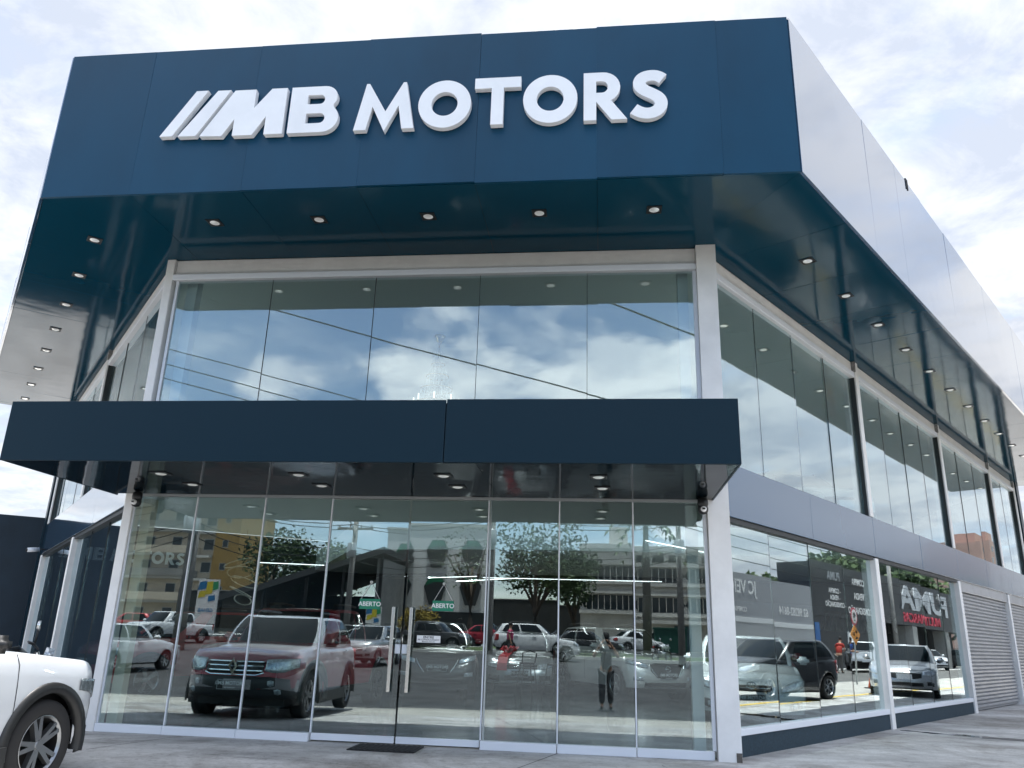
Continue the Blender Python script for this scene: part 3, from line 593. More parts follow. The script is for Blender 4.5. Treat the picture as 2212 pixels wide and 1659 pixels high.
# ------------------------------------------------------------------ chandelier in the entrance hall
GOLD = mat('polished_brass', (0.62, 0.44, 0.18), 0.18, metal=1.0); CRY = mat('crystal', (0.86, 0.88, 0.86), 0.08, spec=0.9, coat=1.0)
cp = FF.P(-2.94, -3.0, 6.48)
ch = thing('chandelier', 'tall crystal chandelier with brass ceiling cup behind the upper front glass', 'chandelier', cp - Vector((0, 0, 2.1)))
def atch(name, v, f, m, sm=True):
    o = wobj(name, [Vector(a) + cp for a in v], f, m, ch, sm); return o
v, f = lathe([(0.0, .0), (.095, 0), (.10, -.02), (.075, -.06), (.045, -.13), (.03, -.15), (.0, -.16)], 20); atch('ceiling_cup', v, f, GOLD)
tube('rod', [cp + Vector((0, 0, -.16)), cp + Vector((0, 0, -.42))], .012, GOLD, ch, 8)
for zt_, r_, n_ in ((-.55, .12, 10), (-.78, .20, 14), (-1.02, .28, 16), (-1.30, .40, 20), (-1.62, .52, 24)):
    v, f = lathe([(r_-.008, zt_), (r_+.008, zt_), (r_+.008, zt_-.016), (r_-.008, zt_-.016), (r_-.008, zt_)], 32); atch('ring', v, f, GOLD)
    parts = []
    for k in range(n_):
        a = 2*pi*k/n_; x, y = r_*cos(a), r_*sin(a)
        vv, ff = lathe([(0, -.02), (.016, -.05), (.008, -.09), (.018, -.13), (.010, -.19), (0, -.23)], 6); parts.append(([Vector(q)+Vector((x, y, zt_)) for q in vv], ff))
        vv, ff = tubev([Vector((x, y, zt_)), Vector((x*.55, y*.55, zt_+.18)), Vector((x*.15, y*.15, zt_+.30))], .006, 5); parts.append((vv, ff))
    v, f = joinv(parts); o = atch('crystal_tier', v, f, CRY); 
    if r_ > .3:
        for k in range(8):
            a = 2*pi*k/8; c = cp + Vector((r_*cos(a), r_*sin(a), zt_+.002)); tube('candle', [c, c + Vector((0, 0, .11))], .013, mat('candle_bulb', (.9, .9, .85), .4, emis=(1, .95, .85), es=0.6), ch, 8)
# ring lamp hanging deep in the showroom
rl = hit(520, 1262, FF.P(0, -8.5, 0), N)
t = thing('ring_lamp', 'hanging spiral of slim pale rings deep inside the showroom', 'lamp', rl - Vector((0, 0, .6)))
for k, (dx, dz, r_) in enumerate(((-.12, .50, .34), (-.05, .28, .30), (.08, .05, .32), (.02, -.18, .26), (.10, -.36, .20))):
    c = rl + U*dx + Vector((0, 0, dz)); pts = [c + U*(r_*cos(a)) + N*(r_*sin(a)*.9) + Vector((0, 0, .12*cos(a+k))) for a in [2*pi*i/28 for i in range(29)]]
    tube('ring', pts, .014, mat('ring_pale', (0.45, 0.46, 0.42), 0.4), t, 6)
tube('cable', [rl + Vector((0, 0, .5)), rl + Vector((0, 0, 1.3))], .004, BLACK, t, 5)
# bar stools
def stool(p, rz, label):
    t = thing('bar_stool', label, 'stool', p, rz, 'bar stools in the showroom')
    v, f = lathe([(0.0, .70), (.15, .70), (.175, .715), (.18, .735), (.16, .745), (0, .738)], 18); add('seat', mesh('seat', v, f, True), BLACK, t)
    for sx_ in (-1, 1):
        for sy_ in (-1, 1): v, f = tubev([(.12*sx_, .12*sy_, .71), (.21*sx_, .21*sy_, 0)], .013, 7); add('leg', mesh('leg', v, f, True), BLACK, t)
    v, f = joinv([tubev([(.185*a, .185*b, .28), (.185*c, .185*d, .28)], .009, 6) for a, b, c, d in ((-1,-1,1,-1), (1,-1,1,1), (1,1,-1,1), (-1,1,-1,-1))]); add('foot_rail', mesh('foot_rail', v, f, True), BLACK, t)
    v, f = tubev([(-.15, -.10, .74), (-.17, -.17, .95), (0, -.21, 1.0), (.17, -.17, .95), (.15, -.10, .74)], .016, 7); add('backrest', mesh('backrest', v, f, True), BLACK, t)
stool(FF.P(-1.75, -8.9, 0.012), 0.3, 'black bar stool behind the door with curved low back, left one'); stool(FF.P(-1.1, -8.6, 0.012), 1.0, 'black bar stool beside the silver hatchback with red ribbon')
# ================================================================== CARS
def catmull(P, per=8):
    out = []; n = len(P)
    for i in range(n-1):
        p0, p1, p2, p3 = P[max(i-1, 0)], P[i], P[i+1], P[min(i+2, n-1)]
        for k in range(per):
            t = k/per; a = []
            for c in range(2):
                a.append(0.5*(2*p1[c] + (p2[c]-p0[c])*t + (2*p0[c]-5*p1[c]+4*p2[c]-p3[c])*t*t + (3*p1[c]-p0[c]-3*p2[c]+p3[c])*t**3))
            out.append(tuple(a))
    out.append(P[-1]); return out
def lin(P, x):
    if x <= P[0][0]: return P[0][1]
    for (a, b), (c, d) in zip(P, P[1:]):
        if x <= c: t = (x-a)/(c-a); return b + (d-b)*(t*t*(3-2*t)*.5 + t*.5)
    return P[-1][1]
TAILR = mat('tail_lamp', (0.35, 0.008, 0.010), 0.15, coat=1.0); CARGL = mat('car_glass', (0.005, 0.008, 0.010), 0.04, spec=0.4); LAMP = mat('lamp_glass', (0.50, 0.54, 0.58), 0.12, coat=1.0, var=0.5, vscale=26, metal=0.35)
PLATE = mat('plate_black', (0.012, 0.013, 0.015), 0.4); PLATEW = mat('plate_white', (0.7, 0.72, 0.74), 0.5); RIM = mat('rim_silver', (0.55, 0.56, 0.57), 0.25, metal=0.9); RIMD = mat('rim_dark', (0.03, 0.031, 0.033), 0.3, metal=0.5); AMBER = mat('amber_lamp', (.6, .2, .02), .2, coat=1)
def paint(name, c, metal=0.25): return mat('paint_'+name, c, 0.28, metal=metal, coat=1.0, spec=0.5)
WHEELS = {}
def wheel_meshes(R, style, n):
    key = (R, style, n)
    if key in WHEELS: return WHEELS[key]
    wd = 0.21
    v, f = lathe([(R*.66, -wd*.5+.015), (R*.70, -wd*.5), (R*.93, -wd*.5), (R*.985, -wd*.42), (R, -wd*.25), (R, wd*.25), (R*.985, wd*.42), (R*.93, wd*.5), (R*.70, wd*.5), (R*.66, wd*.5-.015)], 40, 'Y')
    ty = mesh('tyre', v, f, True); ty.materials.append(RUBBER)
    parts = [lathe([(R*.66, wd*.46), (R*.645, wd*.47), (R*.60, wd*.36), (R*.59, -.06), (R*.3, -.07), (0, -.07)], 40, 'Y'), lathe([(0, wd*.40), (R*.10, wd*.40), (R*.13, wd*.30), (R*.13, wd*.1)], 16, 'Y')]
    for k in range(n):
        a = 2*pi*k/n
        for sg in ((-.5, .5) if style == 'twin' else (0,)):
            w0, w1 = (.040, .030) if style == 'twin' else ((.055, .085) if n <= 6 else (.034, .040))
            c, s_ = cos(a + sg*.34/max(1, n/5)), sin(a + sg*.34/max(1, n/5)); px, pz = -s_, c
            r0, r1 = R*.09, R*.625; q = []
            for r_, hw, y in ((r0, w0*.5*R/.33, wd*.36), (r1, w1*.5*R/.33, wd*.42)):
                q += [Vector((c*r_+px*hw, y, s_*r_+pz*hw)), Vector((c*r_-px*hw, y, s_*r_-pz*hw)), Vector((c*r_-px*hw, y-.05, s_*r_-pz*hw)), Vector((c*r_+px*hw, y-.05, s_*r_+pz*hw))]
            parts.append((q, [(0,1,5,4), (1,2,6,5), (3,0,4,7), (2,3,7,6)]))
    nb_ = len(parts[0][1]); v, f = joinv(parts); rm = mesh('rim', v, f, False)
    rm.materials.append(RIM); rm.materials.append(RIMD)
    for p in rm.polygons[40*2:nb_]: p.material_index = 1
    WHEELS[key] = (ty, rm); return WHEELS[key]
def car(name, label, cat, pos, heading, sp, col, group=None, z=None):
    """Car facing local +x. sp: dict of dimensions in metres. heading: world direction of the nose."""
    g = lambda k, d: sp.get(k, d)
    w, L, H, wb, fo = sp['w']/2, sp['L'], sp['H'], sp['wb'], sp['fo']; xf = wb/2 + fo; xr = xf - L; R = g('R', .33); AR = R + g('gap', .055); sill, fb, rb = g('sill', .26), g('fb', .24), g('rb', .34)
    root = thing(name, label, cat, (pos[0], pos[1], pos[2] if z is None else z), atan2(heading.y, heading.x), group)
    hz, bz = sp['hood'], sp['belt']                                     # hood edge at the nose, belt line height
    cow = sp['cowl']                                                    # x of windscreen base
    top = g('top', None) or [(xr, g('deckr', bz-.02)), (xr+.25, g('deck', bz+.0)), (g('xrb', xr+.3), g('deck', bz)), (cow, bz-.02), (xf-.45, hz+.06), (xf-.1, hz-.02), (xf, hz-.05)]
    rnd = g('rnd', 1.0)
    half = catmull([(xf, 0), (xf-.02, .35*w), (xf-.075*rnd, .62*w), (xf-.20*rnd, .85*w), (xf-.42*rnd, .965*w), (xf-.85, w), (0, w), (xr+.8, w), (xr+.35, .975*w), (xr+.13, .87*w), (xr+.03, .62*w), (xr, .3*w), (xr, 0)], 14)
    out = [half[0]]; acc = 0                                            # resample evenly
    for a, b in zip(half, half[1:]):
        d = sqrt((a[0]-b[0])**2 + (a[1]-b[1])**2); k = max(1, int(d/.045))
        for i in range(1, k+1): out.append((a[0]+(b[0]-a[0])*i/k, a[1]+(b[1]-a[1])*i/k))
    half = out; n = len(half)
    def nrm(i):
        a, b = half[max(i-1, 0)], half[min(i+1, n-1)]; dx, dy = b[0]-a[0], b[1]-a[1]; l = sqrt(dx*dx+dy*dy); return (-dy/l*-1, dx/l*-1) if False else (dy/l, -dx/l)
    wx = (wb/2, -wb/2)
    def zbot(i):
        x, y = half[i]; nx, ny = nrm(i)
        if abs(y) > .80*w:
            for c in wx:
                if abs(x-c) < AR: return R + sqrt(max(0, AR*AR-(x-c)**2))
        if x > wb/2: return fb
        if x < -wb/2: return rb
        return sill
    insY = [(0, .035), (.2, .008), (.45, 0), (.72, .012), (.9, .03), (1, .075)]
    insX = g('insX', [(0, .10), (.18, .02), (.40, 0), (.62, .03), (.85, .07), (1, .15)]); insB = [(0, .10), (.2, .01), (.45, 0), (.7, .05), (1, .08)]
    levels = [0, .1, .22, .36, .5, .64, .78, .88, .95, 1]
    def bp(i, t):
        x, y = half[i]; nx, ny = nrm(i); ib = insX if nx < 0 or x > 0 else insB
        nx_, ny_ = abs(nx), abs(ny); ins = ny_*ny_*lin(insY, t) + nx_*nx_*lin(insX if x > 0 else insB, t)
        sgx = 1 if x > 0 else -1
        zb_, zt_ = zbot(i), lin(top, x); ref = fb if x > wb/2 else (rb if x < -wb/2 else sill)
        zz_ = max(zb_, ref + (zt_-ref)*t) if t < 1 else zt_
        return Vector((x - sgx*nx_*ins, max(0, y - ny_*ins), zz_))
    V, Fc = [], []
    for sgn in (1, -1):
        base = len(V)
        for t in levels:
            for i in range(n): p = bp(i, t); V.append(Vector((p.x, p.y*sgn, p.z)))
        for a in range(len(levels)-1):
            for i in range(n-1): q = (base+a*n+i, base+a*n+i+1, base+(a+1)*n+i+1, base+(a+1)*n+i); Fc.append(q if sgn > 0 else q[::-1])
    crown = .035; rows = 6; base = len(V)                               # hood, scuttle and deck
    for i in range(n):
        p = bp(i, 1)
        for k in range(rows+1): yy = 1-2*k/rows; V.append(Vector((p.x, p.y*yy, p.z + crown*(1-yy**2)*min(1, p.y/(.5*w)))))
    for i in range(n-1):
        for k in range(rows): Fc.append((base+i*(rows+1)+k, base+(i+1)*(rows+1)+k, base+(i+1)*(rows+1)+k+1, base+i*(rows+1)+k+1))
    # greenhouse
    xwb, xwt, xrt, xrb_ = cow, sp['xwt'], sp['xrt'], sp['xrb']; wbt, wrf = w*g('wbelt', .93), w*g('wroof', .74)
    gb = catmull([(xwb, 0), (xwb-.03, .4*wbt), (xwb-.13, .76*wbt), (xwb-.34, .955*wbt), (xwb-.9, wbt), ((xwb+xrb_)/2-.2, wbt), (xrb_+.5, .985*wbt), (xrb_+.12, .90*wbt), (xrb_+.02, .6*wbt), (xrb_, 0)], 8)
    gt = catmull([(xwt, 0), (xwt-.02, .4*wrf), (xwt-.07, .80*wrf), (xwt-.18, .985*wrf), (xwt-.55, wrf), ((xwt+xrt)/2-.2, wrf), (xrt+.35, .99*wrf), (xrt+.08, .90*wrf), (xrt+.01, .6*wrf), (xrt, 0)], 8)
    m_ = len(gb); GL = [0, .12, .25, .4, .55, .7, .82, .91, .97, 1]
    def gp(i, t, off=0.0):
        a, b = gb[i], gt[i]; x = a[0]+(b[0]-a[0])*t; y = a[1]+(b[1]-a[1])*t + .05*sin(pi*t)*(a[1]/wbt); z0 = lin(top, a[0])-.015
        roof = H - .03*((b[0]-(xwt+xrt)/2)/((xwt-xrt)/2))**2 - (.035 if t >= 1 else 0) - .0
        tt = 1-(1-t)**1.12; zz_ = z0 + (roof-.02-z0)*tt
        if off:
            d = Vector((x-(xwt+xrt)/2, 0, 0)); nx = (1 if i < m_*.28 else (-1 if i > m_*.80 else 0)); nyv = 0 if nx else 1
            x += off*nx; y += off*nyv; zz_ += off*.5
        return Vector((x, y, zz_))
    if not g('no_cab', False):
        for sgn in (1, -1):
            base = len(V)
            for t in GL:
                for i in range(m_): p = gp(i, t); V.append(Vector((p.x, p.y*sgn, p.z)))
            for a in range(len(GL)-1):
                for i in range(m_-1): q = (base+a*m_+i, base+a*m_+i+1, base+(a+1)*m_+i+1, base+(a+1)*m_+i); Fc.append(q if sgn > 0 else q[::-1])
        base = len(V)
        for i in range(m_):
            p = gp(i, 1)
            for k in range(rows+1): yy = 1-2*k/rows; V.append(Vector((p.x, p.y*yy, p.z + .035*(1-yy**2)*min(1, p.y/(.5*wrf)))))
        for i in range(m_-1):
            for k in range(rows): Fc.append((base+i*(rows+1)+k, base+(i+1)*(rows+1)+k, base+(i+1)*(rows+1)+k+1, base+i*(rows+1)+k+1))
    me = mesh('body', V, Fc, True); bm = bmesh.new(); bm.from_mesh(me); bmesh.ops.remove_doubles(bm, verts=bm.verts, dist=.0015); bmesh.ops.recalc_face_normals(bm, faces=bm.faces); bm.to_mesh(me); bm.free()
    for p in me.polygons: p.use_smooth = True
    body = add('body', me, col, root)
    def grid_patch(nm, idx, ts, m, off=.006, mirror=True, both=True, parent=body):
        sides = (1, -1) if both else (1,)
        Vp, Fp = [], []
        for sgn in sides:
            b0 = len(Vp)
            for t in ts:
                for i in idx: p = gp(i, t, off); Vp.append(Vector((p.x, p.y*sgn, p.z)))
            k = len(idx)
            for a in range(len(ts)-1):
                for i in range(k-1): q = (b0+a*k+i, b0+a*k+i+1, b0+(a+1)*k+i+1, b0+(a+1)*k+i); Fp.append(q if sgn > 0 else q[::-1])
        me2 = mesh(nm, Vp, Fp, True); return fixn(add(nm, me2, m, parent))
    if not g('no_cab', False):
        tw = [.13, .3, .5, .7, .86]
        grid_patch('windscreen', list(range(0, 20)), [.06, .3, .5, .7, .90], CARGL, .010)
        rw0 = g('rw0', 60)
        grid_patch('rear_window', list(range(rw0, m_)), g('rwt', [.15, .4, .65, .88]), CARGL, .010)
        for sgn in (1, -1):
            for i0, i1 in g('sidewin', ((27, 39), (40, 51))):
                Vp = []; ids = list(range(i0, i1+1))
                for t in tw:
                    for i in ids: p = gp(i, t, .006); Vp.append(Vector((p.x, p.y*sgn, p.z)))
                k = len(ids); Fp = [(a*k+i, a*k+i+1, (a+1)*k+i+1, (a+1)*k+i) for a in range(len(tw)-1) for i in range(k-1)]
                fixn(add('side_window', mesh('side_window', Vp, Fp, True), CARGL, body))
    # nose and tail appliques: columns (y, z low, z high) laid on the bodywork
    def nose(y, z, e, tail=False):
        ya = abs(y); rng = range(0, n) if not tail else range(n-1, -1, -1); prev = None
        for i in rng:
            if half[i][1] >= ya and prev is not None:
                a, b = half[prev], half[i]; t = (ya-a[1])/max(1e-6, b[1]-a[1]); x = a[0]+(b[0]-a[0])*t; break
            prev = i
        else: x = xf if not tail else xr
        ref = fb if not tail else rb; zt_ = lin(top, x); tt = max(0, min(1, (z-ref)/(zt_-ref))); nx = max(.25, 1-(ya/w)**4); ins = lin(insX if not tail else insB, tt)*nx
        return Vector((x-ins+e, y, z)) if not tail else Vector((x+ins-e, y, z))
    def face(nm, cols, m, e=.012, tail=False, sym=True, parent=body, nz=4):
        for sgn in ((1, -1) if sym else (1,)):
            cc_ = []
            for (a, b) in zip(cols, cols[1:]):
                for k in range(4): t = k/4; cc_.append(tuple(a[j]+(b[j]-a[j])*t for j in range(3)))
            cc_.append(cols[-1]); Vp = []
            for (y, z0, z1) in cc_:
                for k in range(nz+1): Vp.append(nose(y, z0+(z1-z0)*k/nz, e, tail)*1.0)
            Vp = [Vector((v.x, v.y*sgn, v.z)) for v in Vp]
            Fp = [(i*(nz+1)+k, (i+1)*(nz+1)+k, (i+1)*(nz+1)+k+1, i*(nz+1)+k+1) for i in range(len(cc_)-1) for k in range(nz)]
            # returned edge so that the piece has thickness
            me3 = mesh(nm, Vp, Fp, True); bm = bmesh.new(); bm.from_mesh(me3); r = bmesh.ops.extrude_face_region(bm, geom=bm.faces[:]); vs_ = [q for q in r['geom'] if isinstance(q, bmesh.types.BMVert)]
            bmesh.ops.translate(bm, verts=vs_, vec=(-.03 if not tail else .03, 0, 0)); bmesh.ops.recalc_face_normals(bm, faces=bm.faces); bm.to_mesh(me3); bm.free()
            add(nm, me3, m, parent)
    for kind_, nm, cols, m, e in sp['front'](w, hz, fb): face(nm, cols, m, e, False, kind_ == 'sym')
    for kind_, nm, cols, m, e in sp['rear'](w, bz, rb): face(nm, cols, m, e, True, kind_ == 'sym')
    # plate with the showroom's name in front
    pz = g('plate_z', .55); px = nose(0, pz, .03).x
    v, f = lbox(px-.012, px, -.21, .21, pz-.072, pz+.072); pl = add('number_plate', mesh('number_plate', v, f), PLATE if g('dealer', False) else PLATEW, root)
    if g('dealer', False):
        for s_, sz, zz_, bo in (('//MB MOTORS', .075, .018, .02), ('(62) 99245-2593', .026, -.042, .01)):
            tm = textmesh(s_, sz, .0004, bo); tm.transform(Matrix(((0,0,1,px+.0012), (1,0,0,0), (0,1,0,pz+zz_), (0,0,0,1)))); add('lettering', tm, PLATEW, pl)
        vv, ff = joinv([lbox(px, px+.001, -.203, .203, pz+.062, pz+.066), lbox(px, px+.001, -.203, .203, pz-.066, pz-.062), lbox(px, px+.001, -.203, -.199, pz-.062, pz+.062), lbox(px, px+.001, .199, .203, pz-.062, pz+.062)]); add('plate_border', mesh('plate_border', vv, ff), PLATEW, pl)
    rpx = nose(0, g('rplate', .85), .02, True).x; v, f = lbox(rpx, rpx+.012, -.2, .2, g('rplate', .85)-.06, g('rplate', .85)+.06); add('number_plate', mesh('number_plate', v, f), PLATEW, root)
    if g('badge', None): 
        bz_ = g('badge_z', hz-.12); bx = nose(0, bz_, .035).x; sp['badge'](body, bx, bz_)
    # underbody so that nothing shows through the arches
    v, f = lbox(xr+.25, xf-.34, -w*.76, w*.76, .20, min(bz-.16, hz-.20)); add('underbody', mesh('underbody', v, f), BLACK, root)
    # sill cladding, arches, mirrors, handles, door seams
    if g('clad', False):
        for sgn in (1, -1):
            for c in wx:
                Vp = []; N_ = 26
                for k in range(N_+1):
                    a = pi*(-.06 + 1.12*k/N_)
                    for r_, yy in ((AR-.005, w*.93), (AR-.004, w+.022), (AR+.075, w+.018), (AR+.085, w-.02)): Vp.append(Vector((c+r_*cos(a), yy*sgn, R+r_*sin(a))))
                Fp = [(4*k+j, 4*k+j+1, 4*k+j+5, 4*k+j+4) for k in range(N_) for j in range(3)]; fixn(add('arch_trim', mesh('arch_trim', Vp, Fp, True), BLACK, body))
            v, f = lbox(-wb/2+AR+.03, wb/2-AR-.03, sgn*(w+.012)-.04, sgn*(w+.012)+.004, sill-.06, sill+.11); add('sill_trim', mesh('sill_trim', v, f), BLACK, body)
    for sgn in (1, -1):
        mxp = cow - g('mirx', .42); mz_ = bz + .05
        v, f = joinv([lbox(-.10, .08, -.10, .10, -.065, .075)]); me4 = mesh('mirror', v, f); bm = bmesh.new(); bm.from_mesh(me4); bmesh.ops.bevel(bm, geom=list(bm.edges), offset=.045, segments=3, affect='EDGES'); bm.to_mesh(me4); bm.free()
        for p in me4.polygons: p.use_smooth = True
        mo = add('mirror', me4, g('mirror', col), root, (mxp, sgn*(w+.10), mz_+.02))
        v, f = lbox(-.03, .03, -.12, .02, -.06, -.02) if sgn > 0 else lbox(-.03, .03, -.02, .12, -.06, -.02); add('mirror_arm', mesh('mirror_arm', v, f), BLACK, mo)
        yb = w*.99
        for hx in g('handles', (cow-1.02, cow-1.95)):
            v, f = lbox(-.10, .10, -.012, .022, -.014, .014); ho = add('door_handle', mesh('door_handle', v, f), g('handle', col), body, (hx, sgn*(w-.012), bz-.10))
        for hx in g('seams', (cow-.16, cow-1.12, cow-2.02)):
            ts_ = [.12, .3, .5, .7, .9, 1.0]; ii = min(range(n), key=lambda i: abs(half[i][0]-hx) + (0 if half[i][1] > .8*w else 9)); Vp = []
            for t in ts_:
                p = bp(ii, t); 
                for dx in (-.004, .004): Vp.append(Vector((p.x+dx, (p.y+.0025)*sgn, p.z)))
            add('door_seam', mesh('door_seam', Vp, [(2*a, 2*a+1, 2*a+3, 2*a+2) for a in range(5)]), GAP, body)
    if g('rails', False):
        for sgn in (1, -1):
            pts = [Vector((xwt-.25+(xrt-xwt+.45)*k/6, sgn*wrf*.90, H+.03+.02*sin(pi*k/6))) for k in range(7)]; v, f = tubev(pts, .02, 6); add('roof_rail', mesh('roof_rail', v, f, True), g('railm', BLACK), body)
    ty, rm = wheel_meshes(R, g('wstyle', 'single'), g('spokes', 5))
    for c in wx:
        for sgn in (1, -1):
            o = add('wheel', ty, None, root, (c, sgn*(w-.115), R), (0, 0, 0 if sgn > 0 else pi)); r_ = bpy.data.objects.new('rim', rm); C.objects.link(r_); r_.parent = o
            r_.material_slots[0].link = 'OBJECT'; r_.material_slots[0].material = g('rim', RIM)
    for fn in g('extra', []): fn(root, body, dict(w=w, xf=xf, xr=xr, bz=bz, H=H, nose=nose, R=R))
    return root
# front and rear ends -------------------------------------------------
def ends_generic(lamp_lo=.62, lamp_hi=.78, grille=(.50, .66), gw=.52):
    def fr_(w, hz, fb):
        return [('one', 'grille', [(-gw*w, grille[0]+.03, grille[1]-.02), (-.3*w, grille[0], grille[1]), (.3*w, grille[0], grille[1]), (gw*w, grille[0]+.03, grille[1]-.02)], BLACK, .012),
                ('sym', 'headlight', [((gw+.04)*w, lamp_lo+.02, lamp_hi-.04), (.72*w, lamp_lo, lamp_hi), (.86*w, lamp_lo+.03, lamp_hi+.02), (.965*w, lamp_lo+.08, lamp_hi+.03)], LAMP, .014),
                ('one', 'lower_grille', [(-.55*w, fb+.06, fb+.16), (.55*w, fb+.06, fb+.16)], BLACK, .012),
                ('sym', 'fog_lamp', [(.66*w, fb+.09, fb+.19), (.84*w, fb+.09, fb+.19)], BLACK, .014)]
    return fr_
def rear_generic(w, bz, rb):
    return [('sym', 'tail_light', [(.62*w, bz-.20, bz-.06), (.80*w, bz-.22, bz-.03), (.95*w, bz-.24, bz-.02)], TAILR, .014), ('one', 'rear_bumper_trim', [(-.7*w, rb+.02, rb+.12), (.7*w, rb+.02, rb+.12)], BLACK, .012)]
def rear_tall(w, bz, rb):
    return [('sym', 'tail_light', [(.74*w, bz-.34, bz-.02), (.86*w, bz-.36, bz-.02), (.96*w, bz-.34, bz-.03)], TAILR, .014), ('one', 'rear_bumper_trim', [(-.75*w, rb+.0, rb+.16), (.75*w, rb+.0, rb+.16)], BLACK, .012)]
def oval_badge(parent, x, z, rx=.075, rz=.052):
    ring = lambda a, b, y0=0, z0=0: [Vector((x+.004, y0+a*cos(t), z+z0+b*sin(t))) for t in [2*pi*k/28 for k in range(29)]]
    v, f = joinv([tubev(ring(rx, rz), .008, 6), tubev(ring(rx*.34, rz*.86), .006, 6), tubev(ring(rx*.80, rz*.40, 0, rz*.42), .006, 6)]); add('badge', mesh('badge', v, f, True), CHROME, parent)
def diamond_badge(parent, x, z):
    pts = [(0, .115), (.075, 0), (0, -.115), (-.075, 0)]; inn = [(0, .062), (.040, 0), (0, -.062), (-.040, 0)]
    V = [Vector((x+.02, p[0], z+p[1])) for p in pts] + [Vector((x+.02, p[0], z+p[1])) for p in inn] + [Vector((x-.02, p[0], z+p[1])) for p in pts]
    add('badge', mesh('badge', V, [(i, (i+1) % 4, 4+(i+1) % 4, 4+i) for i in range(4)] + [(i, 8+i, 8+(i+1) % 4, (i+1) % 4) for i in range(4)]), CHROME, parent)
def ring_badge(parent, x, z):
    v, f = joinv([tubev([Vector((x+.004, .062*cos(t), z+.062*sin(t))) for t in [2*pi*k/24 for k in range(25)]], .009, 6), lbox(x, x+.012, -.08, .08, z-.014, z+.014)]); add('badge', mesh('badge', v, f, True), CHROME, parent)
HATCH = dict(w=1.70, L=3.95, H=1.48, wb=2.48, fo=.78, hood=.80, belt=.98, cowl=.95, xwt=.25, xrt=-1.45, xrb=-1.90, R=.30, front=ends_generic(), rear=rear_tall, spokes=7)
SUV = dict(w=1.80, L=4.25, H=1.62, wb=2.60, fo=.83, hood=.93, belt=1.07, cowl=1.02, xwt=.32, xrt=-1.60, xrb=-2.02, R=.345, sill=.30, fb=.30, rb=.40, clad=True, rails=True, front=ends_generic(.72, .88, (.58, .76)), rear=rear_tall, spokes=5, plate_z=.62)
SEDAN = dict(w=1.76, L=4.50, H=1.47, wb=2.60, fo=.90, hood=.76, belt=.96, cowl=.98, xwt=.28, xrt=-1.15, xrb=-1.78, R=.315, front=ends_generic(.58, .74), rear=rear_generic, spokes=7, deck=.98, deckr=.93, top=None)
PICKUP = dict(w=1.82, L=4.75, H=1.68, wb=2.83, fo=.86, hood=.96, belt=1.08, cowl=1.12, xwt=.48, xrt=-.92, xrb=-1.12, R=.36, sill=.32, fb=.32, rb=.45, clad=True, front=ends_generic(.76, .92, (.62, .80)), rear=rear_tall, spokes=6, deck=1.06, deckr=1.05, handles=(.15, -.72), seams=(.98, .02, -.85), rplate=.62)
BED = mat('bed_cover', (.012, .012, .013), .6)
def bed(root, body, k):
    v, f = lbox(k['xr']+.10, -1.22, -k['w']*.84, k['w']*.84, k['bz']-.02, k['bz']+.035); add('bed_cover', mesh('bed_cover', v, f), BED, root)
PICKUP['extra'] = [bed]
# paints
WINE = mat('paint_wine_red', (0.27, 0.010, 0.026), .3, metal=.2, coat=.3); PWHITE = paint('white', (0.66, 0.675, 0.69), 0.0); PSILV = paint('silver', (0.46, 0.47, 0.48), .7); PGREY = paint('graphite', (0.055, 0.060, 0.064), .5); PBLK = paint('black', (0.010, 0.011, 0.013), .1); PRED = paint('red', (0.40, 0.020, 0.022), .1); PBLUE = paint('blue', (0.03, 0.06, 0.13), .4)
def spec(base, **k): d = dict(base); d.update(k); return d
def front_truck(w, hz, fb):
    L_ = [('one', 'grille', [(-.50*w, .66, .82), (-.3*w, .655, .835), (.3*w, .655, .835), (.50*w, .66, .82)], BLACK, .012)]
    for z in (.825, .765, .70): L_.append(('one', 'grille_bar', [(-.49*w, z-.010, z+.008), (-.10*w, z-.012, z+.008), (.10*w, z-.012, z+.008), (.49*w, z-.010, z+.008)], CHROME, .022))
    L_ += [('one', 'chrome_lip', [(-.52*w, .665, .68), (-.40*w, .632, .648), (.40*w, .632, .648), (.52*w, .665, .68)], CHROME, .02),
           ('sym', 'headlight', [(.53*w, .70, .855), (.66*w, .675, .865), (.82*w, .685, .87), (.955*w, .75, .875)], LAMP, .016),
           ('one', 'bumper', [(-.96*w, .32, .58), (-.6*w, .32, .62), (.6*w, .32, .62), (.96*w, .32, .58)], mat('bumper_dark', (.020, .023, .026), .55), .010),
           ('sym', 'fog_lamp', [(.60*w, .50, .56), (.645*w, .485, .575), (.69*w, .50, .56)], LAMP, .020), ('sym', 'fog_lamp', [(.70*w, .385, .44), (.745*w, .37, .455), (.79*w, .385, .44)], LAMP, .020)]
    return L_
OROCH = spec(PICKUP, front=front_truck, dealer=True, plate_z=.50, badge=diamond_badge, badge_z=.755, rails=True, rim=RIMD)
def front_sedan_w(w, hz, fb):
    return [('one', 'grille', [(-.36*w, .60, .655), (-.30*w, .565, .665), (.30*w, .565, .665), (.36*w, .60, .655)], BLACK, .012), ('one', 'grille_bar', [(-.34*w, .618, .628), (.34*w, .618, .628)], STEEL, .02),
            ('sym', 'headlight', [(.52*w, .56, .63), (.66*w, .575, .70), (.82*w, .60, .745), (.965*w, .67, .755)], LAMP, .014),
            ('one', 'lower_grille', [(-.46*w, .30, .37), (.46*w, .30, .37)], BLACK, .012), ('sym', 'fog_recess', [(.66*w, .32, .38), (.76*w, .30, .44), (.88*w, .34, .44)], BLACK, .012), ('sym', 'fog_lamp', [(.70*w, .335, .40), (.78*w, .335, .40)], LAMP, .02)]
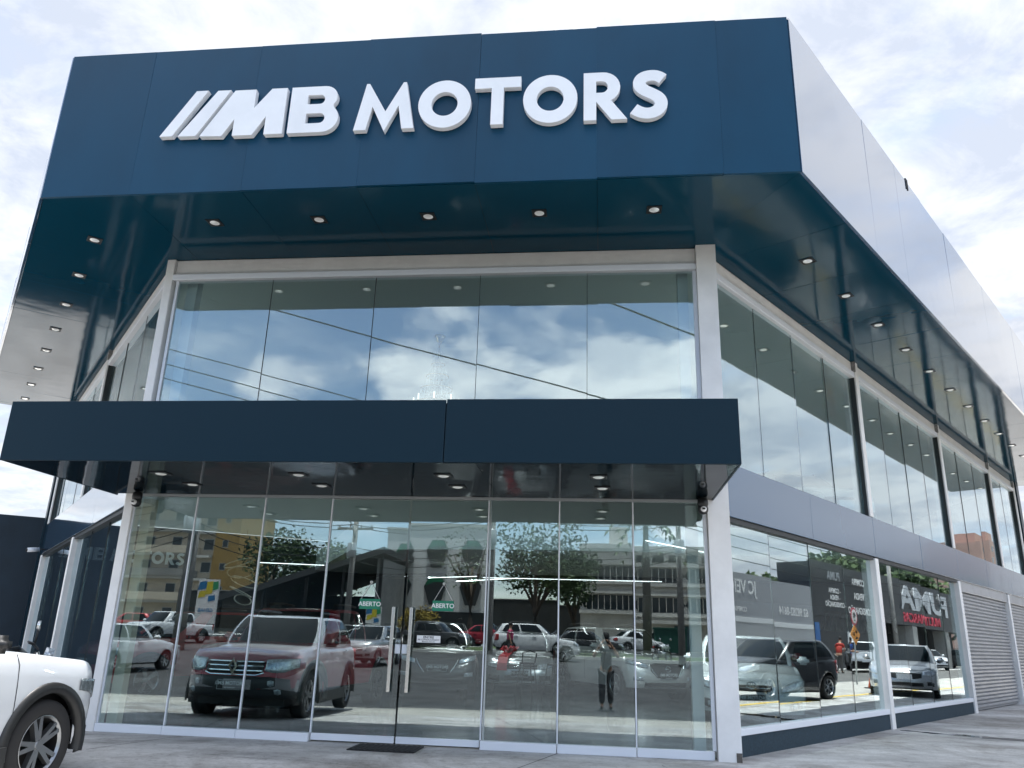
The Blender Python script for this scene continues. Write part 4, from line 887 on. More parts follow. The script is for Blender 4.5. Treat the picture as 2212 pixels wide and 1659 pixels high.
COROLLA = spec(SEDAN, front=front_sedan_w, dealer=True, plate_z=.46, badge=oval_badge, badge_z=.66)
def front_cross(w, hz, fb):
    return [('one', 'grille', [(-.46*w, .66, .80), (-.30*w, .52, .82), (.30*w, .52, .82), (.46*w, .66, .80)], BLACK, .012), ('sym', 'grille_edge', [(.30*w, .52, .55), (.40*w, .62, .66), (.50*w, .78, .82)], STEEL, .02),
            ('sym', 'headlight', [(.52*w, .71, .79), (.70*w, .73, .85), (.95*w, .80, .89)], LAMP, .014), ('one', 'lower_grille', [(-.6*w, .32, .42), (.6*w, .32, .42)], BLACK, .012), ('sym', 'fog_lamp', [(.64*w, .45, .53), (.86*w, .46, .54)], LAMP, .014)]
KICKS = spec(SUV, front=front_cross, dealer=True, plate_z=.56, badge=ring_badge, badge_z=.70, clad=False)
def front_vw(w, hz, fb):
    return [('one', 'grille', [(-.50*w, .57, .66), (.50*w, .57, .66)], BLACK, .012), ('one', 'grille_bar', [(-.5*w, .605, .618), (.5*w, .605, .618)], CHROME, .02), ('sym', 'headlight', [(.53*w, .57, .67), (.72*w, .57, .70), (.95*w, .62, .71)], LAMP, .014),
            ('one', 'lower_grille', [(-.42*w, .31, .42), (.42*w, .31, .42)], BLACK, .012), ('sym', 'fog_recess', [(.56*w, .28, .42), (.86*w, .33, .43)], BLACK, .012), ('one', 'lip', [(-.8*w, .26, .275), (.8*w, .26, .275)], CHROME, .02)]
POLO = spec(HATCH, front=front_vw, dealer=True, plate_z=.46, badge=ring_badge, badge_z=.62)
out = -N
def hd(deg): # heading measured from the outward direction of the front, positive towards the right of the picture
    a = rad(deg); return (out*cos(a) + U*sin(a))
FZ = 0.012
# ---------------- inside the showroom
def inside(u, o): p = FF.P(u, o, FZ); return (p.x, p.y, p.z)
car('pickup_truck', 'wine-red pickup truck with chrome-barred grille facing the entrance glass, left of the doors', 'car', inside(-5.2, -3.8), hd(-5), OROCH, WINE, 'cars inside the showroom')
car('hatchback_car', 'red car standing beside the wine-red pickup, behind the leftmost front pane', 'car', inside(-8.15, -5.7), hd(-35), spec(SUV, rim=RIM), PRED, 'cars inside the showroom')
car('crossover_car', 'black crossover standing behind the entrance doors', 'car', inside(-4.0, -9.2), hd(14), spec(SUV, front=front_cross, dealer=True, badge=None), PBLK, 'cars inside the showroom')
pol = car('hatchback_car', 'silver hatchback with a red ribbon over its bonnet, right of the doors', 'car', inside(-2.2, -11.6), hd(6), POLO, PSILV, 'cars inside the showroom')
RIB = mat('red_ribbon', (0.42, 0.012, 0.022), .45)
def front_ribbon():
    t = thing('ribbon', 'wide red gift ribbon draped over the silver hatchback', 'ribbon', inside(-2.2, -9.5)); m0 = wm(pol); V = []
    for x, z in ((.9, 1.02), (1.3, .93), (1.7, .86), (1.95, .80), (2.06, .66), (2.08, .50)):
        for y in (-.40, -.16): V.append(m0 @ Vector((x, y - (x-1.5)*.25, z + .03)))
    o = wobj('band', V, [(2*i, 2*i+1, 2*i+3, 2*i+2) for i in range(5)], RIB, t); sm = o.modifiers.new('thick', 'SOLIDIFY'); sm.thickness = .01
    c = m0 @ Vector((1.45, -.28, .96)); 
    for k in range(6):
        a = 2*pi*k/6; tube('loop', [c, c + Vector((.12*cos(a), .12*sin(a), .10)), c + Vector((.2*cos(a+.3), .2*sin(a+.3), .03)), c + Vector((.1*cos(a+.5), .1*sin(a+.5), .0))], .03, RIB, t, 6)
front_ribbon()
car('crossover_car', 'silver-white crossover seen through the panes right of the doors', 'car', inside(0.35, -10.6), hd(30), KICKS, paint('pearl', (.60, .61, .61), .3), 'cars inside the showroom')
car('hatchback_car', 'deep red hatchback standing behind the white saloon at the right', 'car', inside(3.6, -10.6), hd(-6), spec(HATCH, L=3.7, H=1.5), mat('paint_deep_red', (.20, .010, .018), .3, metal=.2, coat=.4), 'cars inside the showroom')
car('sedan_car', 'white saloon with round emblem and dealer plate behind the right corner column', 'car', (4.47, 15.55, FZ), Vector((-.235, -.972, 0)), COROLLA, PWHITE, 'cars inside the showroom')
car('sedan_car', 'white car parked on the upper floor behind the right upper glass', 'car', (lambda q: (q.x, q.y, 3.525))(FR.P(9.0, -2.6, 0)), (FR.n*.8 - DR*.6).normalized(), spec(SUV, rim=RIM), PWHITE, 'cars inside the showroom')
# ---------------- white crossover at the left edge
def front_near(w, hz, fb):  # black grille and trim oversized to darken the nose in its reflection
    return [('one', 'grille', [(-.62*w, .54, .86), (-.4*w, .50, .90), (.4*w, .50, .90), (.62*w, .54, .86)], BLACK, .012), ('sym', 'headlight', [(.645*w, .66, .80), (.76*w, .67, .83), (.90*w, .72, .87), (.985*w, .80, .90)], mat('headlight_smoked', (.10, .12, .13), .1, coat=1, var=.6, vscale=20), .016),
            ('one', 'bumper_trim', [(-.97*w, .26, .46), (-.7*w, .26, .50), (.7*w, .26, .50), (.97*w, .26, .46)], BLACK, .012)]
NEAR = spec(SUV, w=1.84, L=4.4, H=1.68, wb=2.66, fo=.84, R=.37, gap=.06, hood=1.0, belt=1.13, cowl=1.05, front=front_near, rim=mat('rim_machined', (.26, .27, .28), .28, metal=.85), wstyle='twin', spokes=5, mirror=BLACK, mirx=.56, plate_z=.56, rnd=.8, insX=[(0, .10), (.18, .02), (.5, 0), (.8, .012), (.95, .03), (1, .06)], top=[(-2.23, 1.08), (-1.98, 1.13), (1.05, 1.12), (1.72, 1.06), (2.05, 1.01), (2.17, .97)])
NH = az(11); wc = Vector((-3.98, 7.52, 0)); side_v = Vector((NH.y, -NH.x, 0))     # right-hand side of the car
ctr = wc - NH*(NEAR['wb']/2) - side_v*(NEAR['w']/2 - .02)
RIMT = mat('rim_two_tone', (.30, .31, .32), .25, metal=.8, var=.0)
near = car('crossover_car', 'white crossover with black wheel arches parked nose-in at the left edge', 'car', (ctr.x, ctr.y, gz(ctr.x, ctr.y)), NH, NEAR, paint('pearl_white', (.50, .52, .545), 0.0))
# ---------------- motorcycle against the left glazing
def motorcycle(pos, heading, label, colr, group=None):
    t = thing('motorcycle', label, 'motorcycle', pos, atan2(heading.y, heading.x), group); R = .30
    v, f = lathe([(R*.78, -.04), (R*.95, -.05), (R, -.03), (R, .03), (R*.95, .05), (R*.78, .04), (R*.78, -.04)], 30, 'Y'); wmh = mesh('wheel', v, f, True); wmh.materials.append(RUBBER)
    pr = []
    for k in range(6): a = pi*k/3; pr.append(tubev([(0, 0, 0), (R*.8*cos(a), 0, R*.8*sin(a))], .012, 5))
    v, f = joinv(pr + [lathe([(.0, -.06), (.05, -.06), (.05, .06), (.0, .06)], 12, 'Y')]); spk = mesh('spokes', v, f); spk.materials.append(RIM)
    for x in (.62, -.62):
        o = add('wheel', wmh, None, t, (x, 0, R)); q = bpy.data.objects.new('spokes', spk); C.objects.link(q); q.parent = o
    P = lambda nm, pts, r, m, n_=8: add(nm, mesh(nm, *tubev(pts, r, n_), True), m, t)
    for s_ in (-.09, .09): P('fork', [(.62, s_, R), (.42, s_, .92)], .022, STEEL)
    P('handlebar', [(.30, -.38, 1.04), (.36, -.30, 1.02), (.42, -.08, .96), (.42, .08, .96), (.36, .30, 1.02), (.30, .38, 1.04)], .014, BLACK)
    for s_ in (-1, 1):
        P('mirror_stalk', [(.37, s_*.28, 1.02), (.38, s_*.33, 1.20)], .007, BLACK)
        v, f = lathe([(0, -.010), (.055, -.008), (.062, 0), (.055, .008), (0, .010)], 18, 'Y'); mo = add('mirror', mesh('mirror', v, f, True), CHROME, t, (.38, s_*.36, 1.25), (0, 0, rad(80)))
    P('headlight', [(.50, 0, .90), (.60, 0, .88)], [.09, .085], LAMP, 14); P('fuel_tank', [(.36, 0, .80), (.20, 0, .86), (-.02, 0, .82), (-.12, 0, .76)], [.06, .14, .13, .06], colr, 14)
    P('seat', [(-.08, 0, .79), (-.30, 0, .80), (-.62, 0, .86), (-.72, 0, .86)], [.07, .11, .10, .04], BLACK, 12); P('engine', [(.15, 0, .45), (-.18, 0, .45)], [.15, .17], ALUG, 10)
    P('exhaust', [(.1, -.14, .35), (-.3, -.16, .34), (-.75, -.17, .42)], [.03, .035, .05], STEEL, 10); P('frame', [(.42, 0, .92), (.25, 0, .60), (.05, 0, .32), (-.25, 0, .36), (-.62, 0, R)], .025, BLACK); P('rear_shock', [(-.55, .1, .35), (-.40, .1, .76)], .02, STEEL)
    v, f = lbox(-.84, -.82, -.09, .09, .56, .72); add('number_plate', mesh('number_plate', v, f), PLATEW, t); P('tail_light', [(-.74, 0, .80), (-.80, 0, .79)], .05, TAILR)
    return t
p = hit(38, 1400, FL.P(0, 2.0, 0), FL.n); motorcycle((lambda q: Vector((q.x, q.y, 0)))(CAM + ray(12, 1345)*12.4), Vector((.85, .5, 0)).normalized(), 'dark motorcycle with round mirrors behind the white crossover by the left glazing', PBLK)
# ================================================================== PEOPLE
SKIN = mat('skin', (0.36, 0.20, 0.13), 0.55); HAIR = mat('dark_hair', (0.012, 0.009, 0.008), 0.6)
def skinmesh(name, verts, edges, radii, m, parent, root_i=0, sub=2):
    me = bpy.data.meshes.new(name); me.from_pydata([tuple(v) for v in verts], edges, []); me.update(); me.materials.append(m)
    o = bpy.data.objects.new(name, me); C.objects.link(o); o.parent = parent
    md = o.modifiers.new('skin', 'SKIN'); md.use_smooth_shade = True
    for i, sv in enumerate(me.skin_vertices[0].data): sv.radius = radii[i] if isinstance(radii[i], tuple) else (radii[i], radii[i]); sv.use_root = (i == root_i)
    sb = o.modifiers.new('sub', 'SUBSURF'); sb.levels = 1; sb.render_levels = 1
    return o
def person(label, pos, heading, shirt, trousers, H=1.72, arms='down', hair=HAIR, lean=0.0, group=None, stride=.09, cap=None):
    """A standing figure looking along its local +x; body one skinned surface, clothes and hair its children."""
    t = thing('person', label, 'person', pos, atan2(heading.y, heading.x), group); k = H/1.72
    def S(x, y, z): zz_ = z*k; return Vector((x*k + (lean*max(0, z-.9)), y*k, zz_))
    V = [S(0, 0, .93), S(0, 0, 1.12), S(0, 0, 1.32), S(0, 0, 1.42), S(.01, 0, 1.50), S(.025, 0, 1.60), S(.02, 0, 1.68)]
    R_ = [(.115, .09), (.10, .08), (.12, .085), (.085, .065), .052, (.078, .088), (.070, .078)]; E_ = [(0,1), (1,2), (2,3), (3,4), (4,5), (5,6)]
    def chain(start, pts, rs):
        p = start
        for q, r in zip(pts, rs): V.append(q); R_.append(r); E_.append((p, len(V)-1)); p = len(V)-1
        return p
    legs, arms_i = [], []
    for s_ in (1, -1):
        legs.append(len(V)); chain(0, [S(0, .095*s_, .86), S(.02+stride*s_*.4, .10*s_, .48), S(stride*s_*.6-.01, .105*s_, .09), S(.12+stride*s_*.6, .11*s_, .035)], [.088, .058, .040, .036])
        if arms == 'down': pts = [S(0, .19*s_, 1.38), S(-.02, .25*s_, 1.12), S(.05, .26*s_, .88)]
        elif arms == 'phone': pts = [S(.01, .19*s_, 1.37), S(.15, .30*s_, 1.20), S(.30, .13*s_, 1.47)]
        else: pts = [S(.03, .19*s_, 1.36), S(.12, .25*s_, 1.12), S(.32, .16*s_, 1.08)]
        arms_i.append(len(V)); e = chain(3, pts, [.062, .044, .032])
        d = (pts[2]-pts[1]).normalized(); palm = pts[2] + d*.07*k; hi = chain(e, [palm], [(.036, .018)])
        sidev = Vector((0, -s_, 0)) if arms != 'down' else Vector((1, 0, 0)); 
        for f_ in range(4):
            off = (f_-1.5)*.020*k; b = palm + sidev.cross(d).normalized()*off + d*.035*k; c = b + (d*.030 + sidev*.012)*k; chain(hi, [b, c, c + (d*.018 + sidev*.022)*k*(1 - .12*abs(f_-1.2))], [.0095, .0085, .008])
        th = palm + sidev*.030*k - d*.02*k; chain(hi, [th, th + (sidev*.018 + d*.025)*k, th + (sidev*.020 + d*.05)*k], [.011, .0095, .0085])
    skinmesh('body', V, E_, [(r[0]*k, r[1]*k) if isinstance(r, tuple) else r*k for r in R_], SKIN, t)
    g_ = 1.10
    # shirt
    SV = [V[0] + Vector((0, 0, -.07)), V[1] + Vector((0, 0, -.03)), V[2], V[3]]; SR = [(.185, .15), (.175, .14), (.195, .145), (.12, .10)]; SE = [(0,1), (1,2), (2,3)]
    for i in arms_i: SV += [V[i], V[i].lerp(V[i+1], .62)]; SR += [.085, .072]; n_ = len(SV); SE += [(3, n_-2), (n_-2, n_-1)]
    skinmesh('shirt', SV, SE, [(r[0]*k, r[1]*k) if isinstance(r, tuple) else r*k for r in SR], shirt, t)
    TV = [V[0] + Vector((0, 0, .03))]; TR = [(.17, .14)]; TE = []
    for i in legs: TV += [V[i], V[i+1], V[i+2] + Vector((0, 0, .02))]; TR += [.112, .088, .072]; n_ = len(TV); TE += [(0, n_-3), (n_-3, n_-2), (n_-2, n_-1)]
    skinmesh('trousers', TV, TE, [(r[0]*k, r[1]*k) if isinstance(r, tuple) else r*k for r in TR], trousers, t)
    for s_, i in ((1, legs[0]), (-1, legs[1])):
        a = V[i+3]; v, f = lbox(-.16, .10, -.045, .045, -.035, .035); me = mesh('shoe', v, f); bm = bmesh.new(); bm.from_mesh(me); bmesh.ops.bevel(bm, geom=list(bm.edges), offset=.025, segments=2, affect='EDGES'); bm.to_mesh(me); bm.free(); add('shoe', me, BLACK, t, (a.x, a.y, .036))
    hv, hf = lathe([(.0, .105), (.055, .10), (.088, .07), (.098, .02), (.094, -.04), (.086, -.075)], 18); ho = add('hair', mesh('hair', hv, hf, True), cap or hair, t, V[6] + Vector((-.014, 0, -.005))); ho.scale = (1.0*k, .88*k, .95*k)
    # face
    fx = V[5]
    for s_ in (1, -1):
        v, f = lathe([(0, -.010), (.010, -.004), (.012, 0), (.010, .004), (0, .010)], 10); add('eye', mesh('eye', v, f, True), HAIR, t, fx + Vector((.080*k, .031*s_*k, .018*k))); v, f = lbox(-.012, .012, -.008, .008, -.028, .028); add('ear', mesh('ear', v, f), SKIN, t, fx + Vector((0, .086*s_*k, .0)))
    v, f = tubev([(0, 0, .012), (.022, 0, -.014), (.016, 0, -.026)], [.007, .013, .010], 6); add('nose', mesh('nose', v, f, True), SKIN, t, fx + Vector((.082*k, 0, -.002))); v, f = lbox(0, .008, -.024, .024, -.005, .005); add('mouth', mesh('mouth', v, f), mat('lips', (.25, .09, .07), .5), t, fx + Vector((.074*k, 0, -.052*k)))
    return t
TEEB = mat('black_tshirt', (.014, .015, .017), .8); JEAN = mat('grey_jeans', (.10, .105, .115), .85, var=.2, vscale=8); PINK = mat('pink_shirt', (.55, .05, .16), .8); REDS = mat('red_shirt', (.35, .03, .02), .8); BLUES = mat('blue_shirt', (.03, .10, .36), .8); GREYS = mat('grey_shorts', (.14, .13, .12), .85)
ppos = Vector((0, 0, 0)) - N*.42; ppos.z = gz(ppos.x, ppos.y)
person('photographer in black T-shirt and cap holding up a phone, mirrored in the glass', ppos, N, TEEB, JEAN, 1.74, 'phone', cap=mat('black_cap', (.012, .012, .013), .8))
ph = thing('phone', 'dark phone held up by the photographer mirrored in the glass', 'phone', Vector((0, -.035, CAMZ-.05)))
v, f = lbox(-.08, .08, -.008, 0, 0, .075); add('phone_body', mesh('phone_body', v, f), BLACK, ph); v, f = lbox(-.072, .072, -.0095, -.0082, .005, .070); add('screen', mesh('screen', v, f), CARGL, ph)
# ================================================================== TREES, SHRUBS
def leafmat(name, a, b): return mat(name, a, 0.6, var=0.5, vscale=1.1, col2=b, spec=0.3)
LEAF1 = leafmat('leaves_dark', (0.060, 0.095, 0.028), (0.022, 0.045, 0.014)); LEAF2 = leafmat('leaves_mid', (0.095, 0.135, 0.040), (0.040, 0.070, 0.022)); LEAFY = leafmat('leaves_yellow', (0.36, 0.26, 0.035), (0.16, 0.12, 0.02)); BARK = mat('bark', (0.10, 0.075, 0.055), 0.9, var=0.3, vscale=8)
def tree(name, label, pos, height, rx, leaf, n=2600, trunk_h=None, group=None, size=.34, rz=None, seed=1, bare=0.0):
    rnd = random.Random(seed); t = thing(name, label, 'tree' if name != 'shrub' else 'shrub', pos, 0, group); th = trunk_h if trunk_h is not None else height*.38; rz = rz or (height-th)*.56; cz = height - rz*.98
    limbs = [tubev([(0, 0, -.2), (.05, .02, th*.5), (0, .05, th), (.05, 0, cz)], [.03*height, .024*height, .02*height, .012*height], 8)]; cl = []
    for k in range(9):
        a = rnd.uniform(0, 2*pi); e = rnd.uniform(-.25, .95); r_ = rnd.uniform(.45, .85); c = Vector((rx*r_*cos(a)*cos(e), rx*r_*sin(a)*cos(e), cz + rz*r_*sin(e))); cl.append((c, rnd.uniform(.34, .55)))
        limbs.append(tubev([(0, .04, th*rnd.uniform(.75, 1.1)), (c.x*.5, c.y*.5, (th+c.z)*.5+.2), tuple(c)], [.012*height, .008*height, .003*height], 6))
    cl.append((Vector((0, 0, cz)), .6)); v, f = joinv(limbs); add('trunk', mesh('trunk', v, f, True), BARK, t)
    V, Fc = [], []
    for k in range(n):
        c, s_ = rnd.choice(cl); d = Vector((rnd.gauss(0, 1), rnd.gauss(0, 1), rnd.gauss(0, 1))).normalized()*(rnd.random()**.45); p = c + Vector((d.x*rx*s_, d.y*rx*s_, d.z*rz*s_))
        q = Vector((rnd.gauss(0, 1), rnd.gauss(0, 1), rnd.gauss(0, .7))).normalized(); b = q.cross(Vector((rnd.gauss(0, 1), rnd.gauss(0, 1), rnd.gauss(0, 1)))).normalized(); z_ = size*rnd.uniform(.6, 1.2); i = len(V)
        V += [p - q*z_*.5, p + b*z_*.28, p + q*z_*.5, p - b*z_*.28]; Fc.append((i, i+1, i+2, i+3))
    add('crown', mesh('crown', V, Fc), leaf, t); return t
# ================================================================== ACROSS THE STREET (seen mirrored in the front glass)
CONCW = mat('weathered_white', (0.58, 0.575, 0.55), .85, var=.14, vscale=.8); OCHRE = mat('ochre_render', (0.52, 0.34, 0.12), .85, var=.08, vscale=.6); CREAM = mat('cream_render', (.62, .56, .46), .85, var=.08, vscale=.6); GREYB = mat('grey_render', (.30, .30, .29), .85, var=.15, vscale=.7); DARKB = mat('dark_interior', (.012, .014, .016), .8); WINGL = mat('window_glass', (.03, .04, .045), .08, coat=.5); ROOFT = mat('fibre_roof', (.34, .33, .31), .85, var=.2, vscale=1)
def facing(px, dv, half_w, right=False):        # a frame on the ground whose facade looks at the glass; s runs to the left in the mirror image
    p = vF(px, dv) if not right else vR(px, dv); d = U if not right else DR; nrm_ = N if not right else -FR.n; return Fr(Vector((p.x, p.y, 0)), d, nrm_), p.z
class Bld:
    def __init__(s, name, label, fr, z, cat='building'): s.t = thing(name, label, cat, (fr.o.x, fr.o.y, z)); s.fr, s.z = fr, z
    def b(s, nm, s0, s1, o0, o1, z0, z1, m, bev=0): return box(nm, s.fr, s0, s1, o0, o1, s.z+z0, s.z+z1, m, s.t, bev)
    def win(s, s0, s1, z0, z1, fm=None, o=0.0):
        w_ = s.b('window', s0, s1, o+.01, o+.05, z0, z1, fm or ALUG); p = box('pane', s.fr, s0+.07, s1-.07, o+.052, o+.07, s.z+z0+.07, s.z+z1-.07, WINGL, None); p.parent = w_; p.matrix_parent_inverse = wm(w_).inverted(); return w_
# apartment block
fr, z = facing(372, 105, 0); B = Bld('apartment_building', 'ochre and cream apartment block five storeys tall with white roof, mirrored at the left', fr, z)
B.b('wall', -9, 3.2, -9, 0, -.5, 14.6, CREAM); B.b('wall', 3.2, 6.2, -9, .25, -.5, 14.2, OCHRE); B.b('wall', -13, -9, -9, .2, -.5, 14.2, OCHRE)
for k in range(5):
    B.b('floor_band', -8.9, 3.1, .0, .9, 2.7+2.8*k, 3.0+2.8*k, CONCW); B.b('balcony', -5.5, 1.5, .0, 1.1, 3.0+2.8*k, 3.9+2.8*k, GREYB if k % 2 else CREAM); 
    for s0 in (-8.4, -4.8, -1.4, 1.8): B.win(s0, s0+1.2, .9+2.8*k, 2.2+2.8*k)
    B.win(4.2, 4.9, 1.2+2.8*k, 2.1+2.8*k, None, .25); B.win(-11.6, -10.8, 1.2+2.8*k, 2.1+2.8*k, None, .2)
V = [fr.P(a, b, z+c) for a, b, c in ((-13.4, 1.4, 14.6), (6.6, 1.4, 14.2), (6.6, -9.4, 14.2), (-13.4, -9.4, 14.6), (-3, 1.4, 17.2), (-3, -9.4, 17.2))]; o = wobj('roof', V, [(0,1,4), (3,5,2), (0,4,5,3), (1,2,5,4), (0,3,2,1)], CONCW, B.t); fixn(o)
# dark open shed with long sloping roof
fr, z = facing(640, 74, 0); B = Bld('open_shed', 'large dark open-fronted shed under one long sloping roof, mirrored left of the doors', fr, z)
V = []
for a, h in ((-7.8, 2.9), (7.2, 8.0)):
    for o_ in (1.2, -14): V += [fr.P(a, o_, z+h), fr.P(a, o_, z+h-.55)]
o = wobj('roof', V, [(0,2,6,4), (1,5,7,3), (0,4,5,1), (2,3,7,6), (0,1,3,2), (4,6,7,5)], mat('shed_roof_dark', (.05, .052, .054), .7), B.t); fixn(o)
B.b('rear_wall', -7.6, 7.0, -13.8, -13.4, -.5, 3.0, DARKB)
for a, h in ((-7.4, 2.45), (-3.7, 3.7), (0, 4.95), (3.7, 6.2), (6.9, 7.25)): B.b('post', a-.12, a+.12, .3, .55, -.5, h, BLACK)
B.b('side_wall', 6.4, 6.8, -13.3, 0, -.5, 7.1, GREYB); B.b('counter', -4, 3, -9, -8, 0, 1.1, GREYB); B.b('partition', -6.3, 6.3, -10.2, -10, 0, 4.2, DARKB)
# white building with faceted dark recesses
fr, z = facing(935, 82, 0); B = Bld('panel_building', 'white building with rows of dark hexagonal openings edged in green, mirrored behind the doors', fr, z)
B.b('wall', -5.6, 5.4, -8, 0, -.5, 11.0, mat('bright_white_panel', (.72, .73, .73), .6)); B.b('parapet', -5.7, 5.5, -.2, .12, 11.0, 11.3, CONCW); B.b('shopfront', -5.2, 5.0, .01, .2, 0, 2.6, DARKB)
GRE = mat('green_reveal', (.01, .16, .08), .6); HEXD = mat('dark_recess', (.03, .034, .036), .5)
for rw, zc in ((0, 8.4), (1, 4.7)):
    for a in (-3.6, -.1, 3.4):
        hx = [(-1.1, .35), (-.55, 1.35), (.6, 1.35), (1.1, .45), (.55, -1.45), (-.5, -1.45)]; V = [fr.P(a+x, .03, z+zc+y) for x, y in hx] + [fr.P(a+x*.96, .30, z+zc+y*.96) for x, y in hx]
        o = wobj('opening', V, [tuple(range(6, 12))] + [(i, (i+1) % 6, 6+(i+1) % 6, 6+i) for i in range(6)], HEXD, B.t); fixn(o)
        V = [fr.P(a+x, .305, z+zc+y) for x, y in ((-.98, .38), (-.5, 1.28), (.55, 1.28), (.95, .75), (-.1, .75))]; o = wobj('green_reveal', V, [(0,1,2,3,4)], GRE, o); o.matrix_parent_inverse = wm(o.parent).inverted(); fixn(o)
# office block with ribbon windows
fr, z = facing(1435, 88, 0); B = Bld('office_building', 'weathered white three-storey office block with pointed ribbon windows, mirrored at the right', fr, z)
B.b('wall', -9, 8, -10, 0, -.5, 10.2, CONCW); B.b('parapet', -9.2, 8.2, -10, .35, 10.2, 10.7, CONCW)
for k in range(2):
    zz_ = 3.6 + 3.1*k; B.b('ledge', -9.1, 8.1, 0, .5, zz_-.35, zz_, CONCW); B.b('ledge', -9.1, 8.1, 0, .5, zz_+1.75, zz_+2.0, CONCW)
    for s0, s1 in ((-8.4, -3.4), (-2.4, 1.9), (2.9, 7.4)):
        V = [fr.P(a, .03, z+b) for a, b in ((s0-.5, zz_+.85), (s0, zz_+1.6), (s1, zz_+1.6), (s1+.5, zz_+.85), (s1, zz_+.1), (s0, zz_+.1))]; w_ = wobj('ribbon_window', V, [tuple(range(6))], WINGL, B.t); fixn(w_)
        nb = int((s1-s0)/.62)
        for j in range(nb+1): q = box('mullion', fr, s0+j*(s1-s0)/nb-.05, s0+j*(s1-s0)/nb+.05, .04, .14, z+zz_+.1, z+zz_+1.6, CONCW, None); q.parent = w_; q.matrix_parent_inverse = wm(w_).inverted()
B.b('awning', -3, 8.1, 0, 1.0, 2.55, 2.9, CONCW); B.b('door', 1.2, 2.9, .01, .12, 0, 2.4, mat('blue_door', (.05, .11, .14), .5)); B.b('annex', 8.0, 13, -8, -1, -.5, 8.5, GREYB); B.b('rooftop_box', -6, -4, -5, -1, 10.7, 12.6, CONCW)
for k in range(6): B.b('vent', -2.6+1.7*k, -1.4+1.7*k, .01, .10, 9.0, 9.8, DARKB)
for px_, hw_, lab in ((1150, 8.5, 'added dark wall standing in for the shade under the dense trees'), (640, 14, 'added dark wall hiding the bright horizon behind the open shed')):  # invented walls, coloured dark to imitate shade and block the bright horizon
    p = vF(px_, 94); fr = Fr(Vector((p.x, p.y, 0)), U, N); B = Bld('shade_wall', lab, fr, p.z, 'wall'); B.b('wall', -hw_, hw_, -.3, 0, -.5, 4.2, mat('shade_wall_dark', (.035, .036, .035), .9, var=.3, vscale=1)); B.b('coping', -hw_, hw_, -.35, .05, 4.2, 4.3, GREYB)
# green container
p = vF(1452, 60); fr = Fr(Vector((p.x, p.y, 0)), U, N); B = Bld('waste_container', 'dark green metal container standing before the office block', fr, p.z, 'container'); GC = mat('container_green', (.012, .075, .055), .6)
B.b('body', -1.1, 1.1, -1.2, .0, .15, 1.7, GC); B.b('lid', -1.15, 1.15, -1.25, .05, 1.7, 1.82, GC)
for a in (-.8, 0, .8): B.b('rib', a-.05, a+.05, .001, .06, .2, 1.65, GC)
# totem signs in yellow, blue and green
def totem(px, dv, label, hgt):
    p = vF(px, dv); fr = Fr(Vector((p.x, p.y, 0)), U, N); B = Bld('totem_sign', label, fr, p.z, 'sign'); wd = hgt*.19; B.b('panel', -wd, wd, -.15, 0, .1, hgt, PAPER); B.b('base', -wd*.9, wd*.9, -.12, -.03, 0, .1, GREYB)
    TY, TB, TG = mat('totem_yellow', (.62, .50, .03), .5), mat('totem_blue', (.02, .16, .36), .5), mat('totem_green', (.03, .30, .12), .5)
    for a0, a1, z0, z1, m in ((-1, -.2, .80, .97, TB), (-.2, .45, .72, .97, TY), (.45, 1, .80, .97, TG), (.1, .8, .60, .72, TB), (-.9, -.2, .66, .80, TY), (-1, 1, .02, .14, TG)):
        V = [fr.P(wd*a0, .012, p.z+hgt*z0), fr.P(wd*a1, .012, p.z+hgt*(z0+.03)), fr.P(wd*a1*.9, .012, p.z+hgt*z1), fr.P(wd*a0*.9, .012, p.z+hgt*(z1-.02))]; o = wobj('colour_patch', V, [(0,1,2,3)], m, B.t)
    textat('lettering', 'GEHAB', fr, 0, .014, p.z+hgt*.45, hgt*.085, TB, B.t, .015)
totem(428, 62, 'tall totem sign with yellow, blue and green facets, mirrored at the left', 3.9); totem(797, 58, 'narrow totem sign with yellow and blue top behind the silver van', 2.7)
# trees
tree('broad_tree', 'broad dark tree beside the ochre apartment block, mirrored at the left', vF(560, 80), 10.2, 4.6, LEAF1, 3600, 2.6, 'trees across the street', .42, None, 3)
tree('broad_tree', 'tall dense dark tree between the white panel building and the office block', vF(1165, 72), 11.5, 4.4, LEAF1, 5200, 2.4, 'trees across the street', .40, None, 5)
tree('broad_tree', 'second dark tree close behind the tall one, its crown lower', vF(1235, 80), 9.5, 3.6, LEAF1, 3000, 2.4, 'trees across the street', .40, None, 8)
tree('bare_tree', 'thin half-bare tree in front of the white panel building', vF(1010, 68), 9.5, 3.0, LEAF2, 420, 3.0, 'trees across the street', .28, None, 11)
tree('broad_tree', 'pale green tree behind the long shed roof', vF(690, 105), 12.5, 5.5, LEAF2, 3400, 3.0, 'trees across the street', .5, None, 21)
tree('shrub', 'rounded golden yellow shrub mirrored between the door handles', vF(893, 52), 2.6, 1.45, LEAFY, 1700, .5, None, .16, 1.0, 14)
